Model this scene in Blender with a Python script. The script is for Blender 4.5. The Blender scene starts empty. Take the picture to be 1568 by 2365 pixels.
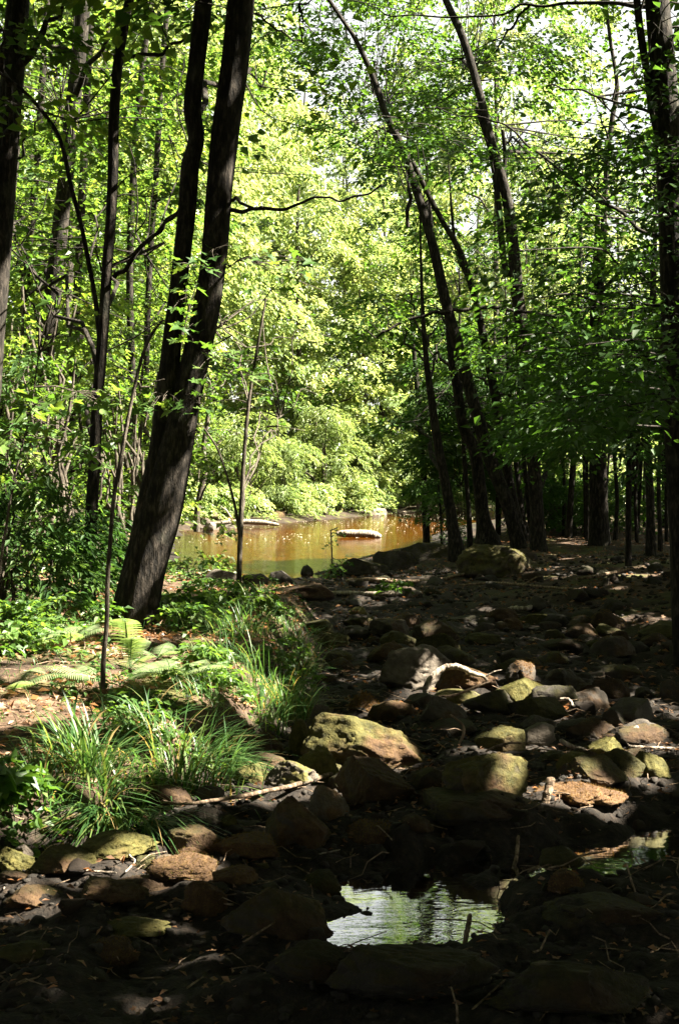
import bpy, bmesh, math, random
import numpy as np

# ------------------------------------------------------------------ camera, sky, sun, exposure
SC = bpy.context.scene
COL = SC.collection
F, CX, HOR, CAMZ = 3283.0, 784.0, 1090.0, 1.6          # pixel focal length, centre column, horizon row, eye height
cam = bpy.data.cameras.new('camera'); cam_o = bpy.data.objects.new('camera', cam); COL.objects.link(cam_o)
cam_o.location = (0, 0, CAMZ); cam_o.rotation_euler = (math.pi / 2, 0, 0)
cam.sensor_fit = 'VERTICAL'; cam.sensor_height = 36.0; cam.lens = F / 2365 * 36
cam.shift_y = -(1182.5 - HOR) / 2365
cam.clip_start = 0.05; cam.clip_end = 600
SC.camera = cam_o
SUN_AZ, SUN_EL = math.radians(93), math.radians(46)     # azimuth from straight ahead (+Y) towards the right (+X)
S = np.array([math.sin(SUN_AZ) * math.cos(SUN_EL), math.cos(SUN_AZ) * math.cos(SUN_EL), math.sin(SUN_EL)])
world = bpy.data.worlds.new('World'); SC.world = world; world.use_nodes = True
wn = world.node_tree.nodes; wl = world.node_tree.links
sky = wn.new('ShaderNodeTexSky'); sky.sky_type = 'NISHITA'; sky.sun_disc = False
sky.sun_elevation = SUN_EL; sky.sun_rotation = SUN_AZ; sky.dust_density = 4.0; sky.air_density = 1.0; sky.ozone_density = 0.6
wn['Background'].inputs[1].default_value = 0.05
hz_ = wn.new('ShaderNodeMix'); hz_.data_type = 'RGBA'; hz_.inputs[0].default_value = .86; hz_.inputs[7].default_value = (2.35, 2.34, 2.15, 1)   # thin bright overcast veil
wl.new(sky.outputs[0], hz_.inputs[6]); wl.new(hz_.outputs[2], wn['Background'].inputs[0])
sun = bpy.data.lights.new('sun', 'SUN'); sun.energy = 5.0; sun.angle = math.radians(0.5); sun.color = (1.0, 0.93, 0.78)
sun_o = bpy.data.objects.new('sun', sun); COL.objects.link(sun_o)
sun_o.rotation_euler = (math.pi / 2 - SUN_EL, 0, math.pi - SUN_AZ)
sun_o.location = (20, 5, 25)
SC.view_settings.view_transform = 'Standard'; SC.view_settings.look = 'None'
SC.view_settings.exposure = 3.6; SC.view_settings.gamma = 1.0
SC.render.engine = 'CYCLES'
cy = SC.cycles
cy.max_bounces = 6; cy.diffuse_bounces = 2; cy.glossy_bounces = 3; cy.transmission_bounces = 4; cy.transparent_max_bounces = 6
cy.caustics_reflective = False; cy.caustics_refractive = False
cy.use_denoising = True

cy.volume_bounces = 0
HAZE = 0.0
RNG = np.random.default_rng(11)
R = lambda a, b: float(RNG.uniform(a, b))

# ------------------------------------------------------------------ helpers
def _hash(i, j, k):
    i = i.astype(np.uint32); j = j.astype(np.uint32); k = k.astype(np.uint32)
    h = i * np.uint32(374761393) + j * np.uint32(668265263) + k * np.uint32(2147483647 - 58)
    h = (h ^ (h >> np.uint32(13))) * np.uint32(1274126177)
    h = h ^ (h >> np.uint32(16))
    return h.astype(np.float64) / 4294967295.0 * 2 - 1

def vnoise(p):
    p = np.asarray(p, float); f = np.floor(p); t = p - f; t = t * t * (3 - 2 * t)
    i = f.astype(np.int64); out = 0
    for dx in (0, 1):
        wx = t[..., 0] if dx else 1 - t[..., 0]
        for dy in (0, 1):
            wy = t[..., 1] if dy else 1 - t[..., 1]
            for dz in (0, 1):
                wz = t[..., 2] if dz else 1 - t[..., 2]
                out = out + wx * wy * wz * _hash(i[..., 0] + dx, i[..., 1] + dy, i[..., 2] + dz)
    return out

def fbm(p, octv=4, gain=0.5):
    p = np.asarray(p, float); a, s, o = 1.0, 0, 0
    for k in range(octv):
        o = o + a * vnoise(p * (2.03 ** k) + 17.3 * k); a *= gain
    return o

def sstep(a, b, x):
    t = np.clip((x - a) / (b - a), 0, 1); return t * t * (3 - 2 * t)

class MB:
    """collects vertices, triangles and quads; builds ONE mesh object"""
    def __init__(s): s.v = []; s.q = []; s.t = []; s.qt = []; s.tt = []; s.n = 0
    def quads(s, v, q, tone=None):
        v = np.asarray(v, float).reshape(-1, 3); q = np.asarray(q, np.int64).reshape(-1, 4)
        s.v.append(v); s.q.append(q + s.n); s.n += len(v)
        s.qt.append(np.zeros(len(q)) if tone is None else np.broadcast_to(tone, (len(q),)))
    def tris(s, v, t, tone=None):
        v = np.asarray(v, float).reshape(-1, 3); t = np.asarray(t, np.int64).reshape(-1, 3)
        s.v.append(v); s.t.append(t + s.n); s.n += len(v)
        s.tt.append(np.zeros(len(t)) if tone is None else np.broadcast_to(tone, (len(t),)))
    def tube(s, pts, rad, sides=8, rough=0.0, cap=True, seed=0.0):
        pts = np.asarray(pts, float); n = len(pts); rad = np.broadcast_to(rad, (n,))
        tan = np.gradient(pts, axis=0); tan /= np.linalg.norm(tan, axis=1)[:, None] + 1e-9
        ref = np.array([0.0, 1.0, 0.0]) if abs(tan[0][1]) < 0.85 else np.array([1.0, 0, 0])
        u = np.cross(tan, ref); u /= np.linalg.norm(u, axis=1)[:, None] + 1e-9
        w = np.cross(tan, u)
        a = np.linspace(0, 2 * math.pi, sides, endpoint=False)
        ring = (np.cos(a)[None, :, None] * u[:, None, :] + np.sin(a)[None, :, None] * w[:, None, :])
        rr = rad[:, None] * np.ones((1, sides))
        if rough:
            P = pts[:, None, :] + ring * rad[:, None, None]
            ridg = vnoise(np.stack([np.cos(a)[None, :] * 3.5 + 0 * rr, np.sin(a)[None, :] * 3.5 + 0 * rr, P[..., 2] * 2.2 + seed], -1))
            lump = vnoise(np.stack([np.cos(a)[None, :] * 1.1 + seed + 0 * rr, np.sin(a)[None, :] * 1.1 + 0 * rr, P[..., 2] * 0.9], -1))
            rr = rr * (1 + rough * ridg + rough * 1.2 * lump)
        V = pts[:, None, :] + ring * rr[..., None]
        idx = np.arange(n * sides).reshape(n, sides)
        q = np.stack([idx[:-1], np.roll(idx[:-1], -1, 1), np.roll(idx[1:], -1, 1), idx[1:]], -1).reshape(-1, 4)
        V = V.reshape(-1, 3)
        s.quads(V, q)
        if cap:
            for k, off in ((0, 0), (n - 1, (n - 1) * sides)):
                c = np.vstack([V[off:off + sides], pts[k]])
                j = np.arange(sides)
                s.tris(c, np.stack([j, (j + 1) % sides, np.full(sides, sides)], -1))
    def build(s, name, mat, parent=None, origin=(0, 0, 0), smooth=False):
        me = bpy.data.meshes.new(name)
        v = np.vstack(s.v) - np.asarray(origin, float)
        q = np.vstack(s.q) if s.q else np.zeros((0, 4), np.int64)
        t = np.vstack(s.t) if s.t else np.zeros((0, 3), np.int64)
        nq, nt = len(q), len(t)
        me.vertices.add(len(v)); me.vertices.foreach_set('co', v.astype(np.float32).ravel())
        me.loops.add(nq * 4 + nt * 3)
        me.loops.foreach_set('vertex_index', np.concatenate([q.ravel(), t.ravel()]).astype(np.int32))
        me.polygons.add(nq + nt)
        me.polygons.foreach_set('loop_start', np.concatenate([np.arange(nq) * 4, nq * 4 + np.arange(nt) * 3]).astype(np.int32))
        tone = np.concatenate((s.qt if s.qt else []) + (s.tt if s.tt else []))
        at = me.attributes.new('tone', 'FLOAT', 'FACE'); at.data.foreach_set('value', tone.astype(np.float32))
        me.polygons.foreach_set('use_smooth', np.full(nq + nt, smooth, bool))
        me.materials.append(mat); me.update(calc_edges=True)
        o = bpy.data.objects.new(name, me); COL.objects.link(o)
        if parent is not None: o.parent = parent
        else: o.location = origin
        return o

def thing(name, label, cat, loc=(0, 0, 0), group=None):
    o = bpy.data.objects.new(name, None); COL.objects.link(o); o.location = loc; o.empty_display_size = 0.1
    return tag(o, label, cat, group)

def tag(o, label, cat, group=None):
    o['label'] = label; o['category'] = cat
    if group: o['group'] = group
    return o

def kind(o, k): o['kind'] = k; return o

def copy_tree(o, parent=None):
    c = o.copy(); COL.objects.link(c); c.parent = parent
    for ch in list(o.children): copy_tree(ch, c)
    return c

def smooth_path(p, n):
    """Catmull-Rom through the rows of p"""
    p = np.asarray(p, float)
    if len(p) < 3: return p[0] + (p[-1] - p[0]) * np.linspace(0, 1, n)[:, None]
    e = np.vstack([2 * p[0] - p[1], p, 2 * p[-1] - p[-2]])
    t = np.linspace(0, len(p) - 1 - 1e-6, n); i = t.astype(int); f = (t - i)[:, None]
    a, b, c, d = e[i], e[i + 1], e[i + 2], e[i + 3]
    return 0.5 * (2 * b + (c - a) * f + (2 * a - 5 * b + 4 * c - d) * f ** 2 + (3 * b - a - 3 * c + d) * f ** 3)

# ------------------------------------------------------------------ materials
def mat(name):
    m = bpy.data.materials.new(name); m.use_nodes = True
    nt = m.node_tree; b = nt.nodes['Principled BSDF']
    return m, nt.nodes, nt.links, b
def ramp(n, stops):
    r = n.new('ShaderNodeValToRGB'); e = r.color_ramp.elements
    while len(e) < len(stops): e.new(0.5)
    for k, (p, c) in enumerate(stops): e[k].position = p; e[k].color = (*c, 1)
    return r
def noise(n, scale, det=4, rough=0.55, vec=None, l=None):
    t = n.new('ShaderNodeTexNoise'); t.inputs['Scale'].default_value = scale; t.inputs['Detail'].default_value = det; t.inputs['Roughness'].default_value = rough
    if vec is not None: l.new(vec, t.inputs['Vector'])
    return t
def mix(n, l, fac, a, b):
    m = n.new('ShaderNodeMix'); m.data_type = 'RGBA'
    if isinstance(fac, float): m.inputs[0].default_value = fac
    else: l.new(fac, m.inputs[0])
    for k, x in ((6, a), (7, b)):
        if isinstance(x, tuple): m.inputs[k].default_value = (*x, 1)
        else: l.new(x, m.inputs[k])
    return m.outputs[2]

def leaf_mat(name, stops, trans, gloss=0.25, rough=0.45):
    m, n, l, b = mat(name)
    at = n.new('ShaderNodeAttribute'); at.attribute_name = 'tone'
    r = ramp(n, stops); l.new(at.outputs['Fac'], r.inputs[0])
    b.inputs['Roughness'].default_value = rough; b.inputs['Specular IOR Level'].default_value = gloss
    l.new(r.outputs[0], b.inputs['Base Color'])
    tr = n.new('ShaderNodeBsdfTranslucent')
    mc = n.new('ShaderNodeMix'); mc.data_type = 'RGBA'; mc.blend_type = 'MULTIPLY'; mc.inputs[0].default_value = 1
    l.new(r.outputs[0], mc.inputs[6]); mc.inputs[7].default_value = (*trans, 1)
    l.new(mc.outputs[2], tr.inputs[0])
    ms = n.new('ShaderNodeMixShader'); ms.inputs[0].default_value = 0.5
    l.new(b.outputs[0], ms.inputs[1]); l.new(tr.outputs[0], ms.inputs[2])
    l.new(ms.outputs[0], n['Material Output'].inputs[0])
    return m

M = {}
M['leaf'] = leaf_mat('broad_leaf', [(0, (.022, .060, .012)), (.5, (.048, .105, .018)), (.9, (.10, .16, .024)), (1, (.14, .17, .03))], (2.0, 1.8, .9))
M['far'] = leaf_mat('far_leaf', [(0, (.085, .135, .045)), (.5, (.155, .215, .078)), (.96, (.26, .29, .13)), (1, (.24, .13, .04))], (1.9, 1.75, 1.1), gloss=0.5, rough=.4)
M['mid'] = leaf_mat('thicket_leaf', [(0, (.035, .078, .016)), (.5, (.080, .14, .030)), (.96, (.15, .19, .05)), (1, (.2, .10, .03))], (1.9, 1.8, .9), gloss=0.35)
M['needle'] = leaf_mat('needle', [(0, (.022, .055, .014)), (.5, (.040, .09, .022)), (1, (.075, .125, .03))], (1.5, 1.5, .8), gloss=0.2)
M['cedar'] = leaf_mat('cedar_spray', [(0, (.09, .14, .045)), (.5, (.15, .20, .07)), (1, (.22, .25, .10))], (1.5, 1.5, .9), gloss=0.3)
M['maple'] = leaf_mat('maple_leaf', [(0, (.026, .065, .014)), (.5, (.058, .115, .024)), (1, (.11, .17, .04))], (2.0, 1.9, .8), gloss=0.3)
M['fern'] = leaf_mat('fern_leaf', [(0, (.09, .14, .055)), (.5, (.15, .205, .095)), (1, (.22, .26, .14))], (1.6, 1.7, .8))
M['grass'] = leaf_mat('grass_blade', [(0, (.030, .080, .022)), (.6, (.060, .125, .034)), (.95, (.12, .16, .045)), (1, (.26, .19, .08))], (1.6, 1.5, .8), gloss=0.4)
M['litter'] = leaf_mat('dead_leaf', [(0, (.09, .048, .025)), (.4, (.20, .115, .065)), (.8, (.34, .21, .13)), (1, (.46, .33, .22))], (1.2, .9, .6), gloss=0.3)
M['moss'] = leaf_mat('moss_fibre', [(0, (.055, .065, .010)), (.3, (.10, .095, .018)), (.6, (.11, .065, .022)), (1, (.15, .085, .035))], (1.2, 1.1, .7), gloss=.1, rough=.8)
M['deadleaf'] = leaf_mat('rusty_leaf', [(0, (.12, .035, .015)), (1, (.22, .08, .03))], (1.3, .8, .5))

def bark(name, c0, c1, c2, lichen=0.25):
    m, n, l, b = mat(name)
    tc = n.new('ShaderNodeTexCoord'); mp = n.new('ShaderNodeMapping'); mp.inputs['Scale'].default_value = (1, 1, .28)
    l.new(tc.outputs['Object'], mp.inputs[0])
    n1 = noise(n, 34, 5, .65, mp.outputs[0], l); n2 = noise(n, 3.5, 4, .6, tc.outputs['Object'], l); n3 = noise(n, 60, 3, .6, tc.outputs['Object'], l)
    r = ramp(n, [(.40, c0), (.52, c1), (.66, c2)]); l.new(n1.outputs[0], r.inputs[0])
    rl = ramp(n, [(.56, (0, 0, 0)), (.66, (lichen,) * 3)]); l.new(n2.outputs[0], rl.inputs[0])
    c = mix(n, l, rl.outputs[0], r.outputs[0], (.10, .105, .075))
    l.new(c, b.inputs['Base Color']); b.inputs['Roughness'].default_value = .9; b.inputs['Specular IOR Level'].default_value = .15
    bp = n.new('ShaderNodeBump'); bp.inputs['Strength'].default_value = .8; bp.inputs['Distance'].default_value = .025
    l.new(n1.outputs[0], bp.inputs['Height'])
    b2 = n.new('ShaderNodeBump'); b2.inputs['Strength'].default_value = .4; b2.inputs['Distance'].default_value = .006
    l.new(n3.outputs[0], b2.inputs['Height']); l.new(bp.outputs[0], b2.inputs['Normal'])
    l.new(b2.outputs[0], b.inputs['Normal'])
    return m
M['bark'] = bark('grey_brown_bark', (.008, .0065, .005), (.024, .019, .015), (.075, .062, .05))
M['barkdark'] = bark('dark_bark', (.006, .005, .004), (.016, .013, .010), (.05, .041, .033), .15)
M['barksm'] = bark('smooth_sapling_bark', (.03, .025, .018), (.06, .05, .038), (.11, .092, .07), .2)
M['drift'] = bark('bleached_wood', (.08, .062, .045), (.20, .165, .13), (.36, .31, .255), .12)
M['deadwood'] = bark('dead_wood', (.06, .042, .028), (.15, .105, .07), (.27, .20, .14), .1)

def rock_mat():
    m, n, l, b = mat('mossy_granite')
    tc = n.new('ShaderNodeTexCoord'); oi = n.new('ShaderNodeObjectInfo'); ge = n.new('ShaderNodeNewGeometry')
    sc = n.new('ShaderNodeSeparateColor'); l.new(oi.outputs['Color'], sc.inputs[0])
    w = tc.outputs['Object']
    n1 = noise(n, 7, 5, .6, w, l); n2 = noise(n, 4.5, 5, .65, w, l); n3 = noise(n, 95, 3, .7, w, l); n4 = noise(n, 22, 4, .7, w, l)
    stone = ramp(n, [(.3, (.060, .047, .036)), (.5, (.15, .122, .094)), (.7, (.28, .235, .185))]); l.new(n1.outputs[0], stone.inputs[0])
    green = ramp(n, [(.3, (.055, .055, .012)), (.55, (.12, .105, .022)), (.75, (.20, .165, .045))]); l.new(n4.outputs[0], green.inputs[0])
    brown = ramp(n, [(.3, (.06, .03, .014)), (.55, (.13, .07, .028)), (.75, (.21, .125, .05))]); l.new(n4.outputs[0], brown.inputs[0])
    n5 = noise(n, 3.1, 3, .6, w, l)
    add0 = n.new('ShaderNodeMath'); add0.operation = 'ADD'; l.new(n5.outputs[0], add0.inputs[0]); l.new(sc.outputs[1], add0.inputs[1])
    rb = ramp(n, [(.85, (0, 0, 0)), (1.0, (1, 1, 1))]); l.new(add0.outputs[0], rb.inputs[0])
    mossc = mix(n, l, rb.outputs[0], green.outputs[0], brown.outputs[0])
    sp = n.new('ShaderNodeSeparateXYZ'); l.new(ge.outputs['Normal'], sp.inputs[0])
    a1 = n.new('ShaderNodeMath'); a1.operation = 'MULTIPLY_ADD'; l.new(sp.outputs[2], a1.inputs[0]); a1.inputs[1].default_value = .16; l.new(n2.outputs[0], a1.inputs[2])
    a2 = n.new('ShaderNodeMath'); a2.operation = 'ADD'; l.new(a1.outputs[0], a2.inputs[0]); l.new(sc.outputs[0], a2.inputs[1])
    rm = ramp(n, [(.86, (0, 0, 0)), (.98, (1, 1, 1))]); l.new(a2.outputs[0], rm.inputs[0])
    c = mix(n, l, rm.outputs[0], stone.outputs[0], mossc)
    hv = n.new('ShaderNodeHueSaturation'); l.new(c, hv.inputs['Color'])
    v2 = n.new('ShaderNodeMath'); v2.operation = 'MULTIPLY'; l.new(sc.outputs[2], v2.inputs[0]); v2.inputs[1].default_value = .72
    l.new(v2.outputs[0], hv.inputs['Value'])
    l.new(hv.outputs[0], b.inputs['Base Color']); b.inputs['Roughness'].default_value = .88; b.inputs['Specular IOR Level'].default_value = .25
    bp = n.new('ShaderNodeBump'); bp.inputs['Strength'].default_value = .7; bp.inputs['Distance'].default_value = .02; l.new(n4.outputs[0], bp.inputs['Height'])
    b2 = n.new('ShaderNodeBump'); b2.inputs['Strength'].default_value = .8; b2.inputs['Distance'].default_value = .006
    l.new(n3.outputs[0], b2.inputs['Height']); l.new(bp.outputs[0], b2.inputs['Normal']); l.new(b2.outputs[0], b.inputs['Normal'])
    return m
M['rock'] = rock_mat()

def ground_mat():
    m, n, l, b = mat('forest_floor')
    tc = n.new('ShaderNodeTexCoord'); w = tc.outputs['Object']
    at = n.new('ShaderNodeAttribute'); at.attribute_name = 'zone'        # r streambed, g pond bottom, b leaf litter
    sc = n.new('ShaderNodeSeparateColor'); l.new(at.outputs['Color'], sc.inputs[0])
    n1 = noise(n, 3, 6, .65, w, l); n2 = noise(n, 26, 4, .7, w, l)
    vo = n.new('ShaderNodeTexVoronoi'); vo.inputs['Scale'].default_value = 18; l.new(w, vo.inputs['Vector'])
    soil = ramp(n, [(.3, (.008, .0055, .0035)), (.5, (.020, .013, .008)), (.7, (.045, .030, .019))]); l.new(n1.outputs[0], soil.inputs[0])
    lit = ramp(n, [(0, (.03, .018, .010)), (.5, (.07, .042, .026)), (1, (.13, .085, .055))]); l.new(vo.outputs['Color'], lit.inputs[0])
    mud = ramp(n, [(.35, (.005, .004, .003)), (.55, (.014, .010, .007)), (.72, (.036, .025, .017))]); l.new(n2.outputs[0], mud.inputs[0])
    bot = ramp(n, [(.3, (.036, .023, .007)), (.5, (.085, .052, .015)), (.7, (.15, .095, .03))]); l.new(n1.outputs[0], bot.inputs[0])
    n6 = noise(n, 1.6, 4, .6, w, l); rmo = ramp(n, [(.52, (0, 0, 0)), (.62, (.8, .8, .8))]); l.new(n6.outputs[0], rmo.inputs[0])
    gm = ramp(n, [(.3, (.03, .035, .008)), (.7, (.09, .095, .022))]); l.new(n2.outputs[0], gm.inputs[0])
    c = mix(n, l, sc.outputs[2], soil.outputs[0], lit.outputs[0])
    c = mix(n, l, rmo.outputs[0], c, gm.outputs[0])
    c = mix(n, l, sc.outputs[0], c, mud.outputs[0])
    c = mix(n, l, sc.outputs[1], c, bot.outputs[0])
    l.new(c, b.inputs['Base Color']); b.inputs['Roughness'].default_value = .9; b.inputs['Specular IOR Level'].default_value = .2
    bp = n.new('ShaderNodeBump'); bp.inputs['Strength'].default_value = .8; bp.inputs['Distance'].default_value = .03; l.new(n2.outputs[0], bp.inputs['Height'])
    l.new(bp.outputs[0], b.inputs['Normal'])
    return m
M['ground'] = ground_mat()

def water_mat(name, amp, k, tint):
    m, n, l, b = mat(name)
    n.remove(b)
    tc = n.new('ShaderNodeTexCoord'); mp = n.new('ShaderNodeMapping'); mp.inputs['Scale'].default_value = (1.0, 2.2, 1)
    l.new(tc.outputs['Object'], mp.inputs[0])
    n1 = noise(n, 3.2, 3, .5, mp.outputs[0], l); n2 = noise(n, 22, 2, .5, mp.outputs[0], l)
    bp = n.new('ShaderNodeBump'); bp.inputs['Strength'].default_value = .10; bp.inputs['Distance'].default_value = .02 * amp; l.new(n1.outputs[0], bp.inputs['Height'])
    b2 = n.new('ShaderNodeBump'); b2.inputs['Strength'].default_value = .03; b2.inputs['Distance'].default_value = .008; l.new(n2.outputs[0], b2.inputs['Height']); l.new(bp.outputs[0], b2.inputs['Normal'])
    tr = n.new('ShaderNodeBsdfTransparent'); tr.inputs[0].default_value = tint
    gl = n.new('ShaderNodeBsdfGlossy'); gl.inputs['Roughness'].default_value = .012; gl.inputs[0].default_value = (1, 1, 1, 1); l.new(b2.outputs[0], gl.inputs['Normal'])
    fr = n.new('ShaderNodeFresnel'); fr.inputs['IOR'].default_value = 1.6; l.new(b2.outputs[0], fr.inputs['Normal'])
    ms = n.new('ShaderNodeMixShader'); mk = n.new('ShaderNodeMath'); mk.operation = 'MULTIPLY'; mk.inputs[1].default_value = k; l.new(fr.outputs[0], mk.inputs[0]); l.new(mk.outputs[0], ms.inputs[0]); l.new(tr.outputs[0], ms.inputs[1]); l.new(gl.outputs[0], ms.inputs[2])
    l.new(ms.outputs[0], n['Material Output'].inputs[0])
    return m
M['pond'] = water_mat('pond_water', 2.8, .58, (.86, .60, .22, 1))
M['pool'] = water_mat('pool_water', 1.0, 2.2, (.7, .5, .25, 1))

def plain(name, c, rough=.8):
    m, n, l, b = mat(name)
    t = noise(n, 12, 4); r = ramp(n, [(.3, tuple(x * .7 for x in c)), (.7, c)]); l.new(t.outputs[0], r.inputs[0]); l.new(r.outputs[0], b.inputs['Base Color']); b.inputs['Roughness'].default_value = rough
    return m
M['glint_debris'] = plain('pale_glint_debris', (.75, .68, .50))  # pale colour for floating debris and for painted sun glints

# ------------------------------------------------------------------ terrain
WATER = -0.08
EDGE = np.array([(-5, -4.5), (0, -3.5), (4.5, -2.7), (5.6, -1.75), (5.95, -1.15), (6.2, -.98), (6.7, -.88), (7.27, -.63), (8.08, -.38), (9.6, -.27), (12.4, -.20), (15.4, -.14), (17, -.55), (18.2, -1.05), (19.6, -1.85), (23, -2.9), (40, -5.4), (60, -9), (200, -9)])
POND = np.array([(-3.0, 23), (-1.9, 20.4), (-.8, 20.6), (.05, 22), (.2, 23.5), (1.0, 28), (2.4, 33), (4, 42), (9, 56), (9, 64), (2.6, 61), (1.0, 56.5), (0, 53.5), (-2, 48), (-4.0, 44), (-5.2, 41), (-4.2, 32)])
def px_on_level(px, py, z=WATER):
    Y = (CAMZ - z) * F / (py - HOR); return ((px - CX) / F * Y, Y)
POOL = np.array([px_on_level(*p) for p in [(755, 2080), (772, 2190), (850, 2240), (960, 2228), (1090, 2235), (1150, 2170), (1195, 2150), (1185, 2110), (1240, 2085), (1215, 2040), (1150, 2035), (1130, 1985), (1040, 1990), (985, 1960), (930, 1990), (880, 1985), (850, 2030), (800, 2045)]])
POOL2 = np.array([px_on_level(*p) for p in [(1170, 2000), (1290, 1938), (1400, 1920), (1640, 1895), (1640, 2020), (1480, 2035), (1330, 2060), (1245, 2062)]])

def sdf_poly(x, y, poly):
    d = np.full(x.shape, 1e9); inside = np.zeros(x.shape, bool); n = len(poly)
    for i in range(n):
        a, b = poly[i], poly[(i + 1) % n]
        e = b - a; wx, wy = x - a[0], y - a[1]
        t = np.clip((wx * e[0] + wy * e[1]) / (e @ e), 0, 1)
        d = np.minimum(d, np.hypot(wx - t * e[0], wy - t * e[1]))
        c = (a[1] > y) != (b[1] > y)
        with np.errstate(divide='ignore', invalid='ignore'):
            c &= x < (b[0] - a[0]) * (y - a[1]) / (b[1] - a[1] + 1e-12) + a[0]
        inside ^= c
    return np.where(inside, -d, d)

def height(x, y, full=False):
    x = np.asarray(x, float); y = np.asarray(y, float)
    z0 = np.zeros_like(x + y)
    wob = vnoise(np.stack([x * 1.7, y * 1.7, z0 + 5], -1))
    d = np.interp(y, EDGE[:, 0], EDGE[:, 1]) - x + .12 * wob
    bankh = np.interp(y, [0, 5, 6.2, 8, 11, 15, 20, 26, 40], [.2, .18, .22, .34, .42, .36, .22, .28, .4])
    left = sstep(0.0, .38, d)
    h = left * (bankh + .045 * np.clip(d - .3, 0, 30))
    # right bank rises slowly from the streambed
    xr = np.interp(y, [0, 5, 9, 13, 18, 23, 30, 60], [3.5, 3.2, 2.9, 2.0, .6, .3, 1.5, 6])
    dr = x - xr
    right = sstep(0, 3.0, dr)
    rh = np.interp(y, [0, 8, 13, 18, 23, 30, 60], [.3, .30, .26, .26, .36, .40, .6])
    h = h + right * (rh + .02 * np.clip(dr - 2, 0, 20))
    far = sstep(14, 21, y) * (1 - left) * (1 - right); h = h + .05 * far
    bed = (1 - left) * (1 - right)
    # roughness
    h = h + .045 * fbm(np.stack([x * 1.1, y * 1.1, z0], -1), 3) + .030 * fbm(np.stack([x * 4.3, y * 4.3, z0 + 9], -1), 4) * (0.5 + bed) + .03 * bed * np.abs(vnoise(np.stack([x * 7, y * 7, z0 + 21], -1)))
    sp = np.minimum(sdf_poly(x, y, POOL), sdf_poly(x, y, POOL2))
    pool = sstep(.12, -.35, sp + 0.16 * fbm(np.stack([x * 4, y * 4, z0 + 3], -1), 3))
    h = h + (-.20 - h) * pool
    sd = sdf_poly(x, y, POND)
    # beyond the pond the ground climbs
    beyond = sstep(1.0, 9, sd) * sstep(42, 52, y)
    h = h + beyond * (.5 + .06 * np.clip(y - 46, 0, 60))
    shore = sstep(1.2, 0, sd) * sstep(38, 42, y) ; h = h + (.12 - h) * shore * .8
    pond = sstep(.3, -2.2, sd)
    nearflat = sstep(1.6, .2, sd) * (y < 36)
    h = h * (1 - nearflat) + nearflat * np.minimum(h, .02 + .05 * wob)
    h = h + (-.42 + .06 * wob - h) * pond
    if full: return h, bed, pool, pond, left, right, d
    return h

def hz(x, y): return float(height(np.array([x]), np.array([y]))[0])

_Y = np.concatenate([np.linspace(2.0, 30, 2800), np.linspace(30, 110, 800)])
def on_ground(px, py):
    """point of the ground seen at a pixel (or the far ground below it)"""
    x = (px - CX) / F * _Y; z = CAMZ - (py - HOR) / F * _Y
    h = height(x, _Y); k = np.argmax(z <= h)
    if z[k] > h[k]: k = len(_Y) - 1
    return np.array([x[k], _Y[k], h[k]])
def at(px, py, Y): return np.array([(px - CX) / F * Y, Y, CAMZ - (py - HOR) / F * Y])

def build_ground():
    xs = np.concatenate([np.linspace(-70, -8, 40), np.linspace(-7.9, -2.6, 80), np.linspace(-2.55, 3.2, 230), np.linspace(3.25, 9, 90), np.linspace(9.3, 70, 40)])
    ys = np.concatenate([np.linspace(-12, 2.5, 30), np.linspace(2.6, 12, 330), np.linspace(12.05, 26, 230), np.linspace(26.2, 66, 150), np.linspace(67, 160, 40)])
    X, Y = np.meshgrid(xs, ys)
    h, bed, pool, pond, left, right, d = height(X, Y, True)
    V = np.stack([X, Y, h], -1).reshape(-1, 3)
    nx, ny = len(xs), len(ys); idx = np.arange(nx * ny).reshape(ny, nx)
    q = np.stack([idx[:-1, :-1], idx[:-1, 1:], idx[1:, 1:], idx[1:, :-1]], -1).reshape(-1, 4)
    mb = MB(); mb.quads(V, q)
    o = mb.build('ground', M['ground'], smooth=True); kind(o, 'structure')
    patch = fbm(np.stack([X * .9, Y * .9, 0 * X + 40], -1), 3)
    zone = np.stack([bed * (Y < 40), np.maximum(sstep(.4, .9, pond), 0), np.clip(.55 + .6 * patch, 0, 1) * (Y < 36), np.ones_like(X)], -1).reshape(-1, 4)
    ca = o.data.color_attributes.new('zone', 'FLOAT_COLOR', 'POINT'); ca.data.foreach_set('color', zone.astype(np.float32).ravel())
    return o
build_ground()

for nm, m_, y0, y1 in (('stream_water', 'pool', 2.4, 17.0), ('pond_water', 'pond', 17.002, 72.0)):
    wm = MB(); wm.quads([(-14, y0, WATER), (18, y0, WATER), (18, y1, WATER), (-14, y1, WATER)], [(0, 1, 2, 3)])
    kind(wm.build(nm, M[m_]), 'structure')
# thin warm air that glows where the sun comes over the pond
hm = bpy.data.materials.new('thin_air'); hm.use_nodes = True; hn = hm.node_tree.nodes; hn.remove(hn['Principled BSDF'])
pv = hn.new('ShaderNodeVolumePrincipled'); pv.inputs['Density'].default_value = HAZE; pv.inputs['Color'].default_value = (.95, .97, .88, 1); pv.inputs['Anisotropy'].default_value = 0.0
hm.node_tree.links.new(pv.outputs[0], hn['Material Output'].inputs['Volume'])
hb = MB(); x0, x1, y0, y1, z0, z1 = -80, 80, -30, 175, -4, 48
hb.quads([(x0, y0, z0), (x1, y0, z0), (x1, y1, z0), (x0, y1, z0), (x0, y0, z1), (x1, y0, z1), (x1, y1, z1), (x0, y1, z1)], [(0, 3, 2, 1), (4, 5, 6, 7), (0, 1, 5, 4), (1, 2, 6, 5), (2, 3, 7, 6), (3, 0, 4, 7)])
if HAZE > 0: kind(hb.build('haze', hm), 'stuff')

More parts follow.
